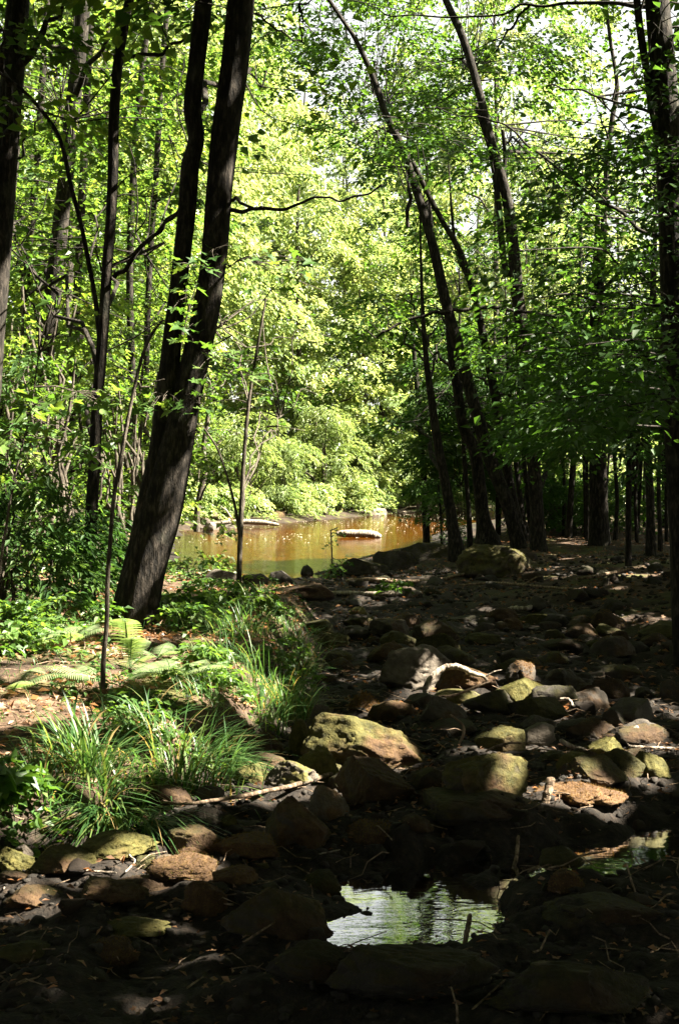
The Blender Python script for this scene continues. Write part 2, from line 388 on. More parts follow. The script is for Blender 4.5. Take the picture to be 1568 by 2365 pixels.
# ------------------------------------------------------------------ sunlit spots: leaves are cut out of the crowns so sun reaches these places
LIT = []      # rows: x, y, z, radius
def lit(px, py, base, rpx, k=1.0):
    Y = on_ground(px, base)[1]; p = at(px, py, Y); LIT.append((*p, rpx / F * Y * k))
def lit_at(px, py, Y, rpx): p = at(px, py, Y); LIT.append((*p, rpx / F * Y))
for a in [(955, 1505, 1570, 55), (1010, 1530, 1575, 35), (1075, 1565, 1610, 60), (1205, 1590, 1625, 50), (1080, 1610, 1640, 26), (1150, 1622, 1645, 28), (1205, 1540, 1580, 26),
          (790, 1660, 1780, 60), (870, 1690, 1780, 55), (930, 1720, 1780, 32), (715, 1770, 1820, 70), (650, 1780, 1820, 40), (850, 1770, 1830, 28), (740, 1840, 1890, 16),
          (690, 1880, 1950, 34), (740, 1905, 1950, 18), (590, 2045, 2180, 34), (1260, 1690, 1730, 28), (1165, 1690, 1735, 26), (1160, 1770, 1830, 38), (1190, 1800, 1830, 22),
          (1340, 1757, 1800, 34), (1310, 1785, 1800, 20), (1405, 1722, 1750, 34), (1520, 1770, 1805, 32), (1480, 1700, 1720, 36), (1340, 1840, 1855, 62), (1280, 1830, 1850, 20), (1400, 1850, 1858, 26), (1318, 1620, 1645, 14),
          (1450, 1690, 1710, 22), (1500, 1727, 1735, 34), (1030, 1545, 1600, 40), (985, 1580, 1610, 20), (905, 1625, 1660, 30), (835, 1400, 1415, 22), (940, 1362, 1375, 22), (890, 1380, 1386, 45), (1210, 1408, 1415, 30), (1130, 1402, 1412, 14), (1150, 1300, 1330, 30),
          (1290, 1840, 1850, 24), (1230, 1440, 1440, 30), (1420, 1430, 1430, 20), (1100, 1450, 1450, 20), (1300, 1330, 1330, 40), (1480, 1330, 1330, 40), (1500, 1620, 1625, 26), (870, 1440, 1450, 16)]:
    lit(*a, .9)
for a in [(50, 1625, 1625, 70), (170, 1645, 1645, 40), (40, 1550, 1550, 36), (190, 1530, 1560, 45), (330, 1530, 1560, 45), (300, 1460, 1560, 34), (400, 1510, 1560, 45), (370, 1490, 1540, 40), (530, 1600, 1600, 70), (600, 1580, 1590, 40), (430, 1600, 1610, 30),
          (210, 1700, 1800, 55), (250, 1660, 1800, 34), (440, 1700, 1800, 40), (510, 1680, 1790, 30), (330, 1740, 1830, 30), (100, 1780, 1830, 40), (70, 1870, 1900, 70), (200, 1850, 1880, 40), (230, 1910, 1960, 30), (300, 1990, 2000, 45), (390, 1960, 1970, 40), (470, 1990, 2010, 50), (330, 2030, 2030, 30),
          (180, 2020, 2030, 30), (30, 1990, 2010, 30), (480, 1880, 1900, 20), (560, 1930, 1940, 20), (430, 2010, 2030, 25), (560, 1440, 1460, 50), (640, 1420, 1440, 30), (520, 1510, 1540, 50), (640, 1560, 1640, 26), (620, 1620, 1660, 20), (420, 1440, 1450, 30), (480, 1470, 1480, 30), (110, 1450, 1480, 60), (30, 1430, 1460, 40), (240, 1420, 1450, 30), (180, 1380, 1420, 40),
          (600, 1770, 1800, 30), (100, 2100, 2110, 24), (370, 2140, 2150, 16), (600, 1840, 1850, 20), (50, 2100, 2100, 18), (20, 2050, 2050, 22), (430, 1860, 1865, 24), (10, 1790, 1800, 22), (500, 1340, 1350, 30), (450, 1330, 1340, 20)]:
    lit(*a, 1.15 if a[2] < 1880 else .75)
for y in range(0, 1200, 70):           # right flank of the big leaning trunk and its neighbours
    if RNG.random() < .75: lit_at(565 - (y / 1200) * 150 + 30, y, 11.0, 12)
    if RNG.random() < .5: lit_at(470 - (y / 1200) * 90 + 16, y, 11.0, 9)
for a in [(150, 560, 20, 30), (140, 640, 20, 25), (222, 1090, 14, 20), (215, 1150, 14, 14), (30, 380, 24, 30), (245, 1250, 8.3, 16), (255, 1150, 8.3, 20), (160, 665, 8.2, 26), (470, 660, 9.5, 40), (430, 700, 9.5, 40), (440, 760, 9.5, 30), (100, 930, 9.2, 40), (200, 920, 9.2, 45), (60, 1070, 9.4, 30), (210, 1060, 9.4, 34), (500, 860, 10, 40), (560, 1080, 16, 20),
          (40, 1240, 12, 50), (120, 1290, 12, 50), (60, 1330, 12, 45), (300, 1150, 16, 50), (230, 890, 15, 40), (1160, 720, 24, 30), (1150, 480, 24, 30), (1170, 550, 24, 30), (1120, 800, 25, 24), (1180, 620, 24, 26)]:
    lit_at(*a)
for p in [(-1.2, 27), (-2.5, 31), (.2, 34), (-2, 37), (1.5, 40), (-3.5, 42), (0, 44), (2.5, 47), (0, 50), (4, 52), (-2, 46)]: LIT.append((*p, 0.0, 1.7))
for a in [(300, 1545), (240, 1572), (200, 1572), (300, 1572), (400, 1570), (440, 1560), (365, 1520), (215, 1800), (480, 1790), (250, 1905)]:
    g_ = on_ground(*a); LIT += [(*(g_ + np.array([0, 0, k_])), .17) for k_ in (.12, .32)]
for p in [(8.8, 38), (11, 34), (7, 36), (9, 31), (12.5, 40), (10.5, 44), (9.5, 52), (7.6, 47)]: LIT.append((*p, 1.0, 1.1))
for k in range(170): lit_at(R(0, 400), R(780, 1430), R(12.2, 19), R(18, 60))
for k in range(120):                    # stray sun flecks over the leafy left bank
    X, Y = R(-4.5, -.4), R(7, 19); Y += 1.2 * (abs(Y - 10.9) < .6); LIT.append((X, Y, hz(X, Y) + R(0, 1.2), R(.05, .26)))
for k in range(60):                    # and a few in the streambed and on the right bank
    X, Y = R(-.6, 4.5), R(6.5, 22); LIT.append((X, Y, hz(X, Y), R(.005, .04)))
for k in range(170):                   # and shafts through the thicket on the left
    LIT.append((R(-8, -2.0), R(12.5, 28), R(.3, 8), R(.12, .5)))
LIT = np.array(LIT)

def carve(P, margin=.06):
    """True for leaves that may stay"""
    keep = np.ones(len(P), bool)
    for a in range(0, len(P), 200000):
        p = P[a:a + 200000]; k = np.ones(len(p), bool)
        for T in LIT:
            v = p - T[:3]; t = v @ S
            d2 = (v * v).sum(1) - t * t
            k &= ~((t > .25) & (d2 < (T[3] + margin) ** 2))
        keep[a:a + 200000] = k
    return keep

# ------------------------------------------------------------------ foliage
def leaves_fan(base, az, L, n, ll, lw, mb, droop=.25, tilt=.45, width=.55, thick=.07, rise=0.0, carved=True, tone=(0, 1), fold=.18):
    """leaf sprays: for each cluster a flat fan of leaves growing from base along azimuth az"""
    base = np.asarray(base, float); K = len(base)
    if K == 0: return
    az = np.broadcast_to(az, (K,)); L = np.broadcast_to(L, (K,))
    c = np.repeat(np.arange(K), n); N = len(c)
    u = RNG.uniform(.08, 1, N) ** .8; s = RNG.uniform(-1, 1, N) * (1 - .55 * u) * width
    twig = np.round(s * 5) / 5 + RNG.normal(0, .03, N); s = np.where(RNG.random(N) < .6, twig, s)
    out = np.stack([np.sin(az), np.cos(az), 0 * az], -1)[c]; lat = np.stack([np.cos(az), -np.sin(az), 0 * az], -1)[c]
    rl = (rise + RNG.normal(0, .12, K))[c]; roll = RNG.normal(0, .22, K)[c]; Lc = L[c]
    P = base[c] + out * (Lc * u)[:, None] + lat * (Lc * s)[:, None]
    P[:, 2] += Lc * (rl * u - droop * u * u + roll * s) + RNG.normal(0, thick, N) * Lc - np.abs(s) * Lc * droop * .4
    sg = np.sign(s); th = RNG.normal(.75, .35, N) * sg
    d = out * np.cos(th)[:, None] + lat * np.sin(th)[:, None]
    d[:, 2] += -droop * u + RNG.normal(-.12, .3, N)
    d /= np.linalg.norm(d, axis=1)[:, None]
    if carved:
        k = carve(P + d * (ll * .46), ll * .5); P, c, d = P[k], c[k], d[k]; N = len(P)
    nrm = np.stack([RNG.normal(0, tilt, N), RNG.normal(0, tilt, N), np.ones(N)], -1)
    w = np.cross(d, nrm); w /= np.linalg.norm(w, axis=1)[:, None]; nn = np.cross(w, d)
    sz = RNG.uniform(.5, 1.3, N); l = ll * sz; ww = lw * sz * .5
    m = P + d * (l * .42)[:, None]
    A = P; B = m + w * ww[:, None] + nn * (ww * fold * 2)[:, None]; C = P + d * l[:, None] - nn * (l * .12)[:, None]; D = m - w * ww[:, None] + nn * (ww * fold * 2)[:, None]
    V = np.stack([A, B, C, D], 1).reshape(-1, 3)
    q = np.arange(N * 4).reshape(N, 4)
    ct = RNG.uniform(0, 1, K)[c]
    tn = tone[0] + (tone[1] - tone[0]) * np.clip(.55 * ct + .45 * RNG.random(N), 0, 1)
    mb.quads(V, q, tn)

MAPLE = []
for a, r in [(0, .0), (-150, .34), (-118, .62), (-92, .36), (-62, .88), (-34, .46), (-16, .72), (0, 1.08), (16, .72), (34, .46), (62, .88), (92, .36), (118, .62), (150, .34)]:
    MAPLE.append((r * math.sin(math.radians(a)), r * math.cos(math.radians(a))))
MAPLE = np.array(MAPLE[1:])
def maple_leaves(P, size, mb, tilt=.5, flat=False, tone=(0, 1), carved=False):
    """lobed, toothed leaves as fans of triangles"""
    P = np.asarray(P, float)
    if carved: P = P[carve(P)]
    N = len(P); a = RNG.uniform(0, 2 * math.pi, N)
    d = np.stack([np.cos(a), np.sin(a), RNG.normal(-.35, .3, N) * (0 if flat else 1)], -1); d /= np.linalg.norm(d, axis=1)[:, None]
    nrm = np.stack([RNG.normal(0, tilt, N), RNG.normal(0 if flat else -.25, tilt, N), np.ones(N)], -1)
    w = np.cross(d, nrm); w /= np.linalg.norm(w, axis=1)[:, None]; nn = np.cross(w, d)
    sz = size * RNG.uniform(.6, 1.15, N) * .55
    n = len(MAPLE)
    rx = MAPLE[None, :, 0] * RNG.uniform(.88, 1.1, (N, n)); ry = MAPLE[None, :, 1]
    bend = .22 * (rx ** 2) - .10 * ry ** 2
    ring = P[:, None, :] + (w[:, None, :] * rx[..., None] + d[:, None, :] * ry[..., None] + nn[:, None, :] * bend[..., None]) * sz[:, None, None]
    V = np.concatenate([P[:, None, :], ring], 1).reshape(-1, 3)
    o = (np.arange(N) * (n + 1))[:, None]; j = np.arange(n - 1)[None, :]
    t = np.stack([o + 0 * j, o + 1 + j, o + 2 + j], -1).reshape(-1, 3)
    tn = np.repeat(tone[0] + (tone[1] - tone[0]) * RNG.random(N), n - 1)
    mb.tris(V, t, tn)

def arc(a, b, sag, n=9, jit=.03):
    a, b = np.asarray(a, float), np.asarray(b, float); t = np.linspace(0, 1, n)[:, None]
    p = a + (b - a) * t; L = np.linalg.norm(b - a)
    p[:, 2] += sag * L * (4 * t[:, 0] * (1 - t[:, 0])); k = np.sin(math.pi * t)
    return p + RNG.normal(0, jit, (n, 3)) * L * .5 * k

# ------------------------------------------------------------------ trees
def trunk_path(pts, Y, top_extra=900, dY=0.0, Yfun=None):
    """pts: (px, py, width px) from the base up, at depth Y; returns world points and radii"""
    pts = [tuple(p) for p in pts]
    if pts[-1][1] < 60 and top_extra:
        (x1, y1, w1), (x2, y2, w2) = pts[-2], pts[-1]; k = top_extra / max(y1 - y2, 1)
        pts.append((x2 + (x2 - x1) * k * .5, y2 - top_extra * .5, w2 * .75)); pts.append((x2 + (x2 - x1) * k * .8, y2 - top_extra, w2 * .35))
    P = []; r = []; y0 = pts[0][1]
    for px, py, w in pts:
        YY = Y + dY * (y0 - py) / 1000.0
        P.append(at(px, py, YY)); r.append(w / F * YY / 2)
    n = max(26, int(len(P) * 8)); PP = smooth_path(P, n); rr = smooth_path(np.array(r)[:, None].repeat(3, 1), n)[:, 0]
    return PP, np.maximum(rr, .004)

def patch(px0, px1, py0, py1, Y0, Y1, n):
    Y = RNG.uniform(Y0, Y1, n); px = RNG.uniform(px0, px1, n); py = RNG.uniform(py0, py1, n)
    return np.stack([(px - CX) / F * Y, Y, CAMZ - (py - HOR) / F * Y], -1)

def make_tree(name, label, cat, stems, Y, patches=(), limbs=(), bmat='bark', leaf='leaf', ll=.11, lw=.075, nleaf=70, L=(.7, 1.3), group=None, sides=18, nlimb=6, droop=.25, rough=.05, top=900, dY=0.0, flare=1.0, extra=None, thick=.07, tilt=.45, tone=(0, 1), width=.55, minz=.6, carved=True):
    """stems: list of px polylines (first is the main trunk); patches: where its leaf sprays hang"""
    base = on_ground(stems[0][0][0], stems[0][0][1]) if Y is None else None
    if Y is None: Y = base[1]
    base = at(stems[0][0][0], stems[0][0][1], Y)
    gz = hz(base[0], base[1])
    t = thing(name, label, cat, (base[0], base[1], gz), group); org = np.array([base[0], base[1], gz])
    samples = []
    for k, st in enumerate(stems):
        P, r = trunk_path(st, Y, top, dY)
        if k == 0:
            s = np.clip((P[:, 2] - P[0, 2]) / .55, 0, 1); r = r * (1 + (flare - 1) * (1 - s) ** 2.2)
            P = np.vstack([P[0] - np.array([0, 0, .35]), P]); r = np.concatenate([[r[0] * 1.12], r])
        mb = MB(); mb.tube(P, r, sides, rough, seed=R(0, 50)); mb.build('trunk', M[bmat], t, org, smooth=True)
        samples.append(np.hstack([P, r[:, None]]))
    for lm in limbs:                                        # limbs seen in the photo: list of (px, py, w px) at depth Y (+ optional dY)
        pts, yy = lm
        P = np.array([at(p[0], p[1], Y + (yy[i] if isinstance(yy, (list, tuple)) else yy)) for i, p in enumerate(pts)]); r = np.array([p[2] / F * Y / 2 for p in pts])
        n = 6 * len(P); PP = smooth_path(P, n); rr = np.interp(np.linspace(0, len(P) - 1, n), np.arange(len(P)), r)
        k_ = np.linspace(0, 1, n)[:, None] * len(P) * 1.6; PP = PP + .035 * np.minimum(k_, 1) * np.concatenate([vnoise(np.concatenate([k_, 0 * k_ + j_ * 7.3 + Y, 0 * k_ + pts[0][0]], 1))[:, None] for j_ in range(3)], 1)
        mb = MB(); mb.tube(PP, rr, 7); mb.build('branch', M[bmat], t, org, smooth=True)
        samples.append(np.hstack([PP, rr[:, None]]))
    cl = [patch(*p) for p in patches]
    if extra is not None: cl.append(extra)
    if cl:
        B = np.vstack(cl); B = B[B[:, 2] > height(B[:, 0], B[:, 1]) + minz * .5]
        sm = np.vstack(samples)
        # limbs: from the stem up to a few of the sprays, the rest hang on the nearest limb by a twig
        nl = min(nlimb, len(B)); pick = RNG.choice(len(B), nl, replace=False) if nl else []
        mbs = []
        allp = sm
        for k in pick:
            e = B[k]; dd = np.hypot(sm[:, 0] - e[0], sm[:, 1] - e[1]); want = e[2] - .35 * dd.min() - .2
            j = int(np.argmin(np.abs(sm[:, 2] - want) + .4 * dd)); st = sm[j]
            p = arc(st[:3], e, R(.02, .10), 10, .05); r = np.linspace(max(min(st[3] * .5, .05), .008), .005, 10)
            mb = MB(); mb.tube(p, r, 5, cap=False); mbs.append(mb)
            allp = np.vstack([allp, np.hstack([p, r[:, None]])])
        az = np.zeros(len(B)); Ls = RNG.uniform(L[0], L[1], len(B)); tw = MB()
        for k in range(len(B)):
            dd = np.linalg.norm(allp[:, :3] - B[k], axis=1) + .6 * np.maximum(allp[:, 2] - B[k, 2], 0); j = int(np.argmin(dd)); v = B[k] - allp[j, :3]
            az[k] = math.atan2(v[0], v[1]) + RNG.normal(0, .6) if np.hypot(v[0], v[1]) > .05 else R(0, 6.28)
            tip = B[k] + np.array([math.sin(az[k]), math.cos(az[k]), -.12]) * Ls[k] * .75
            if np.linalg.norm(v) < 1.7:
                pp = smooth_path([allp[j, :3], (allp[j, :3] + B[k]) / 2 + RNG.normal(0, .05, 3), B[k], tip], 10)
            else: pp = smooth_path([B[k] - v / np.linalg.norm(v) * .6, B[k], tip], 8)
            tw.tube(pp, np.linspace(.009, .003, len(pp)), 4, cap=False)
        for mb in mbs: mb.build('branch', M[bmat], t, org, smooth=True)
        tw.build('twig', M[bmat], t, org, smooth=True)['kind'] = 'stuff'
        mb = MB(); leaves_fan(B, az, Ls, nleaf, ll, lw, mb, droop=droop, thick=thick, tilt=tilt, tone=tone, width=width, carved=carved)
        if mb.n: mb.build('crown', M[leaf], t, org)
    return t

def crown_points(c, r, n, seed):
    c, r = np.array(c, float), np.array(r, float); out = []
    while len(out) < n:
        p = RNG.uniform(-1, 1, (n * 3, 3)); d = np.linalg.norm(p, axis=1)
        k = (d < 1) & (d > RNG.uniform(.2, .75, len(p))) & (vnoise(p * 2.3 + seed) > -.22)
        out += list(p[k])
    return c + np.array(out[:n]) * r

def proto_tree(name, h, lowz, rad, ncl, nleaf, ll, lw, L, seed, leaf='far', tr=.16, rough=.05, carved=False, loc=(0, 0, 0), label='', cat='tree', group=None, top_r=1.0, droop=.3, lean=(0, 0)):
    if carved:                                              # stand the stem where it shades the fewest sunlit spots
        best = None
        for dy in [0, .4, -.4, .8, -.8, 1.2, -1.2, 1.6, -1.6]:
            x_, y_ = loc[0], loc[1] + dy; v = np.array([x_, y_]) - LIT[:, :2]; s2 = S[:2] / np.hypot(*S[:2]); a_ = v @ s2; pd = np.abs(v[:, 0] * s2[1] - v[:, 1] * s2[0])
            n_ = ((a_ > 0) & (pd < .22 + .5 * LIT[:, 3]) & (LIT[:, 2] + a_ * math.tan(SUN_EL) < h)).sum() + .05 * abs(dy)
            if best is None or n_ < best[0]: best = (n_, (x_, y_, hz(x_, y_)))
        loc = best[1]
    t = thing(name, label, cat, loc, group); o = np.array(loc, float)
    pts = smooth_path([(0, 0, -.4), (R(-.2, .2), R(-.2, .2), h * .3), (R(-.5, .5), R(-.5, .5), h * .65), (R(-.7, .7), R(-.7, .7), h * .96)], 22)
    q_ = np.linspace(0, 1, 22)[:, None] ** 1.6; pts[:, :2] += q_ * np.array(lean)
    r = np.linspace(tr, .03, 22); r[0] *= 1.3
    mb = MB(); mb.tube(pts, r, 9, rough, seed=seed); mb.build('trunk', M['bark'], t, smooth=True)
    B = crown_points((0, 0, (h + lowz) / 2), (rad, rad, (h - lowz) / 2 + .3), ncl, seed)
    B[:, :2] *= (1 - (1 - top_r) * np.clip((B[:, 2:] - lowz) / (h - lowz), 0, 1))
    Ls = RNG.uniform(L[0], L[1], ncl); az = np.arctan2(B[:, 0], B[:, 1]) + RNG.normal(0, .5, ncl)
    B[:, :2] += np.array(lean) * .9
    for k in RNG.choice(ncl, min(6, ncl), replace=False):
        z0 = max(B[k, 2] - .45 * np.hypot(B[k, 0], B[k, 1]) - .3, h * .12); j = int(np.clip(z0 / h * 21, 0, 20))
        p = arc(pts[j], B[k], .06, 8, .05)
        if carved and not carve(p + o, .05).all(): continue
        bm = MB(); bm.tube(p, np.linspace(max(r[j] * .45, .02), .01, 8), 5, cap=False); bm.build('branch', M['bark'], t, smooth=True)
    mb = MB()
    if carved:
        leaves_fan(B + o, az, Ls, nleaf, ll, lw, mb, droop=droop); mb.build('crown', M[leaf], t, o)
    else:
        leaves_fan(B, az, Ls, nleaf, ll, lw, mb, carved=False, droop=droop); mb.build('crown', M[leaf], t)
    return t

# --- the big leaning double tree on the left bank
T1Y = on_ground(308, 1452)[1] + .15
make_tree('leaning_tree', 'thick dark double-stemmed tree leaning right on the grassy left bank', 'tree',
    [[(302, 1456, 102), (330, 1320, 96), (368, 1180, 94), (402, 1040, 86), (430, 930, 72), (456, 820, 66), (480, 700, 62), (497, 560, 60), (508, 420, 59), (520, 300, 59), (541, 150, 60), (557, 0, 60)],
     [(322, 1290, 60), (348, 1150, 56), (370, 1040, 48), (384, 920, 46), (396, 800, 41), (408, 690, 38), (424, 560, 39), (434, 470, 39), (440, 380, 39), (453, 320, 35), (444, 250, 39), (452, 160, 38), (470, 0, 40)]],
    T1Y, patches=[(380, 760, -500, 60, 9.5, 13.5, 26), (330, 640, 60, 420, 12.2, 15, 9)],
    limbs=[([(528, 484, 11), (580, 487, 9), (640, 488, 8), (710, 470, 6), (770, 462, 5), (830, 455, 5), (880, 428, 4)], [0, -.1, -.2, -.3, -.4, -.5, -.6]),
           ([(535, 462, 9), (570, 470, 7), (606, 476, 4)], [0, -.2, -.4]), ([(430, 470, 10), (400, 500, 8), (350, 545, 7), (290, 590, 5)], [0, .3, .5, .8]),
           ([(575, 30, 6), (620, 50, 5), (660, 75, 4), (700, 110, 3)], [0, .2, .4, .6])],
    bmat='barkdark', nleaf=60, sides=28, rough=.085, flare=1.18, ll=.11, lw=.085)
# --- other trees of the left bank
make_tree('slender_tree', 'slender dark tree with a thin side stem arching off to the upper left', 'tree',
    [[(203, 1410, 34), (206, 1300, 29), (212, 1180, 28), (220, 1050, 27), (226, 930, 26), (238, 780, 26), (248, 620, 25), (256, 520, 25), (262, 400, 25), (264, 280, 24), (272, 160, 23), (288, 60, 22), (300, 0, 22)],
     [(232, 800, 12), (222, 700, 11), (206, 610, 11), (188, 520, 10), (165, 430, 10), (142, 330, 9), (112, 275, 9), (60, 215, 8), (-10, 160, 7)]],
    on_ground(203, 1412)[1], patches=[(-60, 420, 60, 620, 12.5, 16.5, 34), (60, 560, -500, 80, 12, 17, 26), (150, 420, 620, 900, 13.5, 16, 9)],
    limbs=[([(264, 640, 12), (300, 595, 11), (345, 548, 10), (390, 510, 7), (420, 492, 5)], [0, -.1, -.2, -.3, -.4]), ([(262, 130, 8), (320, 128, 9), (370, 118, 9), (420, 95, 7), (450, 78, 6)], .3)],
    bmat='barkdark', nleaf=70, flare=1.2, rough=.06)
make_tree('dark_tree', 'upright dark tree with sun on its right edge at the left side', 'tree',
    [[(62, 1120, 44), (80, 980, 42), (102, 850, 40), (118, 720, 40), (132, 600, 40), (145, 480, 37), (158, 360, 36), (170, 240, 35), (184, 120, 34), (194, 0, 34)]],
    19.5, patches=[(-80, 380, -400, 300, 17, 23, 40), (-80, 200, 300, 760, 18, 22, 16)], bmat='barkdark', nleaf=70, flare=1.2, ll=.12, lw=.09)
make_tree('edge_tree', 'big blackish tree running up along the left picture edge', 'tree',
    [[(-60, 1420, 75), (-30, 900, 66), (-8, 620, 62), (6, 450, 60), (18, 300, 58), (32, 150, 55), (44, 0, 54)]], 12.5,
    patches=[(-200, 220, -500, 60, 10.5, 15, 26), (-160, 120, 60, 330, 11, 14, 10)], bmat='barkdark', nleaf=70)
for lab, st, Y, w in [('pale sunlit thin trunk behind the blackish edge tree', [(-6, 1180), (2, 760), (18, 560), (30, 420), (38, 320), (44, 100), (52, 0)], 24, 22),
                      ('thin straight trunk in shade between the dark tree and the slender tree', [(160, 1180), (172, 820), (185, 560), (196, 330), (206, 120), (212, 0)], 27, 18),
                      ('thin dim trunk just right of the slender tree', [(300, 1190), (306, 900), (300, 640), (310, 380), (330, 150), (350, 0)], 28, 16),
                      ('dim trunk in the leafy gap between slender and leaning tree', [(340, 1200), (338, 900), (345, 640), (360, 420), (372, 200), (388, 0)], 30, 14),
                      ('faint thin trunk left of the upright dark tree', [(40, 1190), (46, 900), (62, 640), (88, 360), (98, 200), (110, 0)], 29, 17)]:
    make_tree('background_tree', lab, 'tree', [[(a, b, w * (1.1 - .25 * i / 6)) for i, (a, b) in enumerate(st)]], Y,
              patches=[(st[-1][0] - 170, st[-1][0] + 170, -300, 750, Y - 3, Y + 4, 34), (st[0][0] - 150, min(st[0][0] + 170, 390), 700, 1180, Y - 3, Y + 3, 18)], nleaf=75, ll=.13, lw=.10, sides=10, bmat='barkdark', leaf='mid', group='background trees on the left bank')

# --- trees of the right bank, around the mossy boulder
YR = on_ground(1198, 1266)[1]; print('YR', YR, T1Y, on_ground(203, 1412)[1])
make_tree('forked_tree', 'tall dark tree beside the mossy boulder with a second stem high up', 'tree',
    [[(1243, 1275, 34), (1236, 1140, 31), (1224, 960, 31), (1210, 800, 31), (1194, 680, 30), (1184, 560, 27), (1169, 452, 24), (1134, 328, 21), (1104, 205, 19), (1070, 92, 18), (1038, 20, 16), (1020, -20, 15)],
     [(1170, 640, 15), (1160, 580, 15), (1153, 500, 15), (1145, 426, 14), (1132, 345, 13), (1100, 250, 9)],
     [(1160, 420, 12), (1166, 360, 10), (1160, 300, 8)]],
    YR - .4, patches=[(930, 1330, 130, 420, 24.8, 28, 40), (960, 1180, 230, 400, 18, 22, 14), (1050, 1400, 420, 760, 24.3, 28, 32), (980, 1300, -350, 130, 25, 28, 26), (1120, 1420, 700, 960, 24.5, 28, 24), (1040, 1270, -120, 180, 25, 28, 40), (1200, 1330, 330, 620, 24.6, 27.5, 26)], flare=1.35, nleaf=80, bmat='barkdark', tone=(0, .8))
make_tree('left_leaning_tree', 'dark tree leaning far left over the stream from beside the mossy boulder', 'tree',
    [[(1198, 1262, 32), (1172, 1165, 31), (1132, 1062, 30), (1102, 961, 28), (1080, 880, 27), (1054, 786, 25), (1030, 700, 24), (1002, 578, 22), (980, 500, 21), (957, 425, 19), (930, 345, 18), (890, 260, 15), (858, 170, 13), (820, 90, 11), (770, 15, 9)],
     [(1100, 700, 14), (1066, 590, 13), (1022, 512, 12), (984, 440, 12), (950, 370, 10), (905, 300, 8)]],
    YR, patches=[(800, 1060, 180, 400, 24.8, 28, 26), (860, 1040, 230, 400, 18, 22, 12), (930, 1130, 420, 700, 24.6, 28, 22), (700, 1000, -250, 170, 25, 29, 30), (820, 1050, 690, 800, 21, 25, 7), (600, 1010, -160, 170, 24, 31, 60), (740, 980, 120, 400, 27, 33, 34), (720, 1040, -40, 330, 27, 32, 60)],
    limbs=[([(1040, 720, 9), (1000, 725, 8), (950, 738, 7), (900, 758, 6), (868, 778, 4)], -.5), ([(1045, 716, 9), (1100, 714, 9), (1180, 716, 8), (1250, 728, 7), (1320, 745, 6)], -.8),
           ([(945, 400, 8), (945, 470, 10), (940, 520, 9)], .2)],
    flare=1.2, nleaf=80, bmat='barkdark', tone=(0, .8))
for lab, st, Y, fl in [('dark trunk with flared foot standing left of the mossy boulder', [(1126, 1252, 38), (1114, 1190, 31), (1108, 1130, 30), (1095, 1040, 28), (1070, 986, 26), (1056, 900, 22), (1042, 820, 18), (1030, 700, 12), (1000, 560, 8)], YR + .4, 1.7),
                       ('dark trunk at the water edge leaning left, nearest the pond', [(1052, 1262, 27), (1038, 1170, 24), (1022, 1087, 22), (1008, 1010, 20), (998, 935, 18), (985, 840, 14), (975, 700, 9)], YR, 1.4),
                       ('dark straight trunk between the leaning and the forked tree', [(1206, 1240, 22), (1192, 1187, 21), (1175, 1110, 20), (1162, 1036, 20), (1142, 911, 19), (1118, 790, 18), (1104, 720, 15), (1080, 640, 12), (1050, 560, 8)], YR + 1, 1.2),
                       ('thin black trunk just left of the flared one', [(1085, 1245, 13), (1080, 1150, 11), (1072, 1060, 10), (1066, 940, 9), (1062, 800, 6)], YR + 1.6, 1.1),
                       ('thin trunk close behind the leaning tree', [(1216, 1230, 14), (1205, 1187, 12), (1190, 1060, 12), (1183, 1000, 11), (1172, 850, 8)], YR + 2, 1.1),
                       ('thin trunk squeezed left of the forked tree', [(1226, 1232, 13), (1218, 1150, 11), (1208, 1050, 10), (1196, 900, 8)], YR + 2.4, 1.1)]:
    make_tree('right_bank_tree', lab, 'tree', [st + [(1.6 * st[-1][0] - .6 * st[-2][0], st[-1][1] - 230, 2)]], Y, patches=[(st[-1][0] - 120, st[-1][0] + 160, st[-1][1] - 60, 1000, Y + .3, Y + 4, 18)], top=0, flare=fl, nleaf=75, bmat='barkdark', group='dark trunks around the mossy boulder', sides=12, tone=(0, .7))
for lab, st, Y in [('stout double dark trunk in the shade right of the forked tree', [(1383, 1250, 46), (1380, 1100, 42), (1376, 900, 36), (1374, 720, 26), (1378, 560, 14)], 23),
                   ('slim crooked trunk in front of the bright gap', [(1312, 1238, 15), (1318, 1140, 14), (1326, 1000, 13), (1332, 820, 11), (1340, 600, 8)], 26),
                   ('thin straight pole-like trunk right of the slim crooked one', [(1352, 1236, 9), (1349, 1100, 8), (1344, 950, 8), (1342, 800, 6)], 26),
                   ('thinnest trunk at the left end of the bright gap', [(1300, 1236, 8), (1302, 1120, 8), (1298, 1000, 7), (1300, 850, 5)], 27),
                   ('leaning thin trunk right of the stout double trunk', [(1420, 1245, 10), (1424, 1150, 9), (1418, 1040, 9), (1424, 900, 7)], 25),
                   ('dark medium trunk near the right edge', [(1502, 1262, 22), (1500, 1150, 20), (1494, 1000, 18), (1500, 800, 16), (1510, 600, 12)], 21),
                   ('thin dark trunk beside the medium one near the right edge', [(1524, 1256, 11), (1520, 1130, 10), (1524, 1000, 9), (1530, 800, 7)], 22),
                   ('slim black trunk standing in the shade between the stout and medium trunks', [(1470, 1250, 9), (1466, 1150, 8), (1470, 1050, 8), (1462, 900, 6)], 24)]:
    make_tree('shaded_tree', lab, 'tree', [st + [(1.6 * st[-1][0] - .6 * st[-2][0], st[-1][1] - 230, 2)]], Y, patches=[(st[-1][0] - 170, st[-1][0] + 190, 560, 985, Y - 3, Y + 2, 20)], top=0, flare=1.15, nleaf=80, bmat='barkdark', group='shaded trunks on the right bank', sides=10, tone=(0, .7))
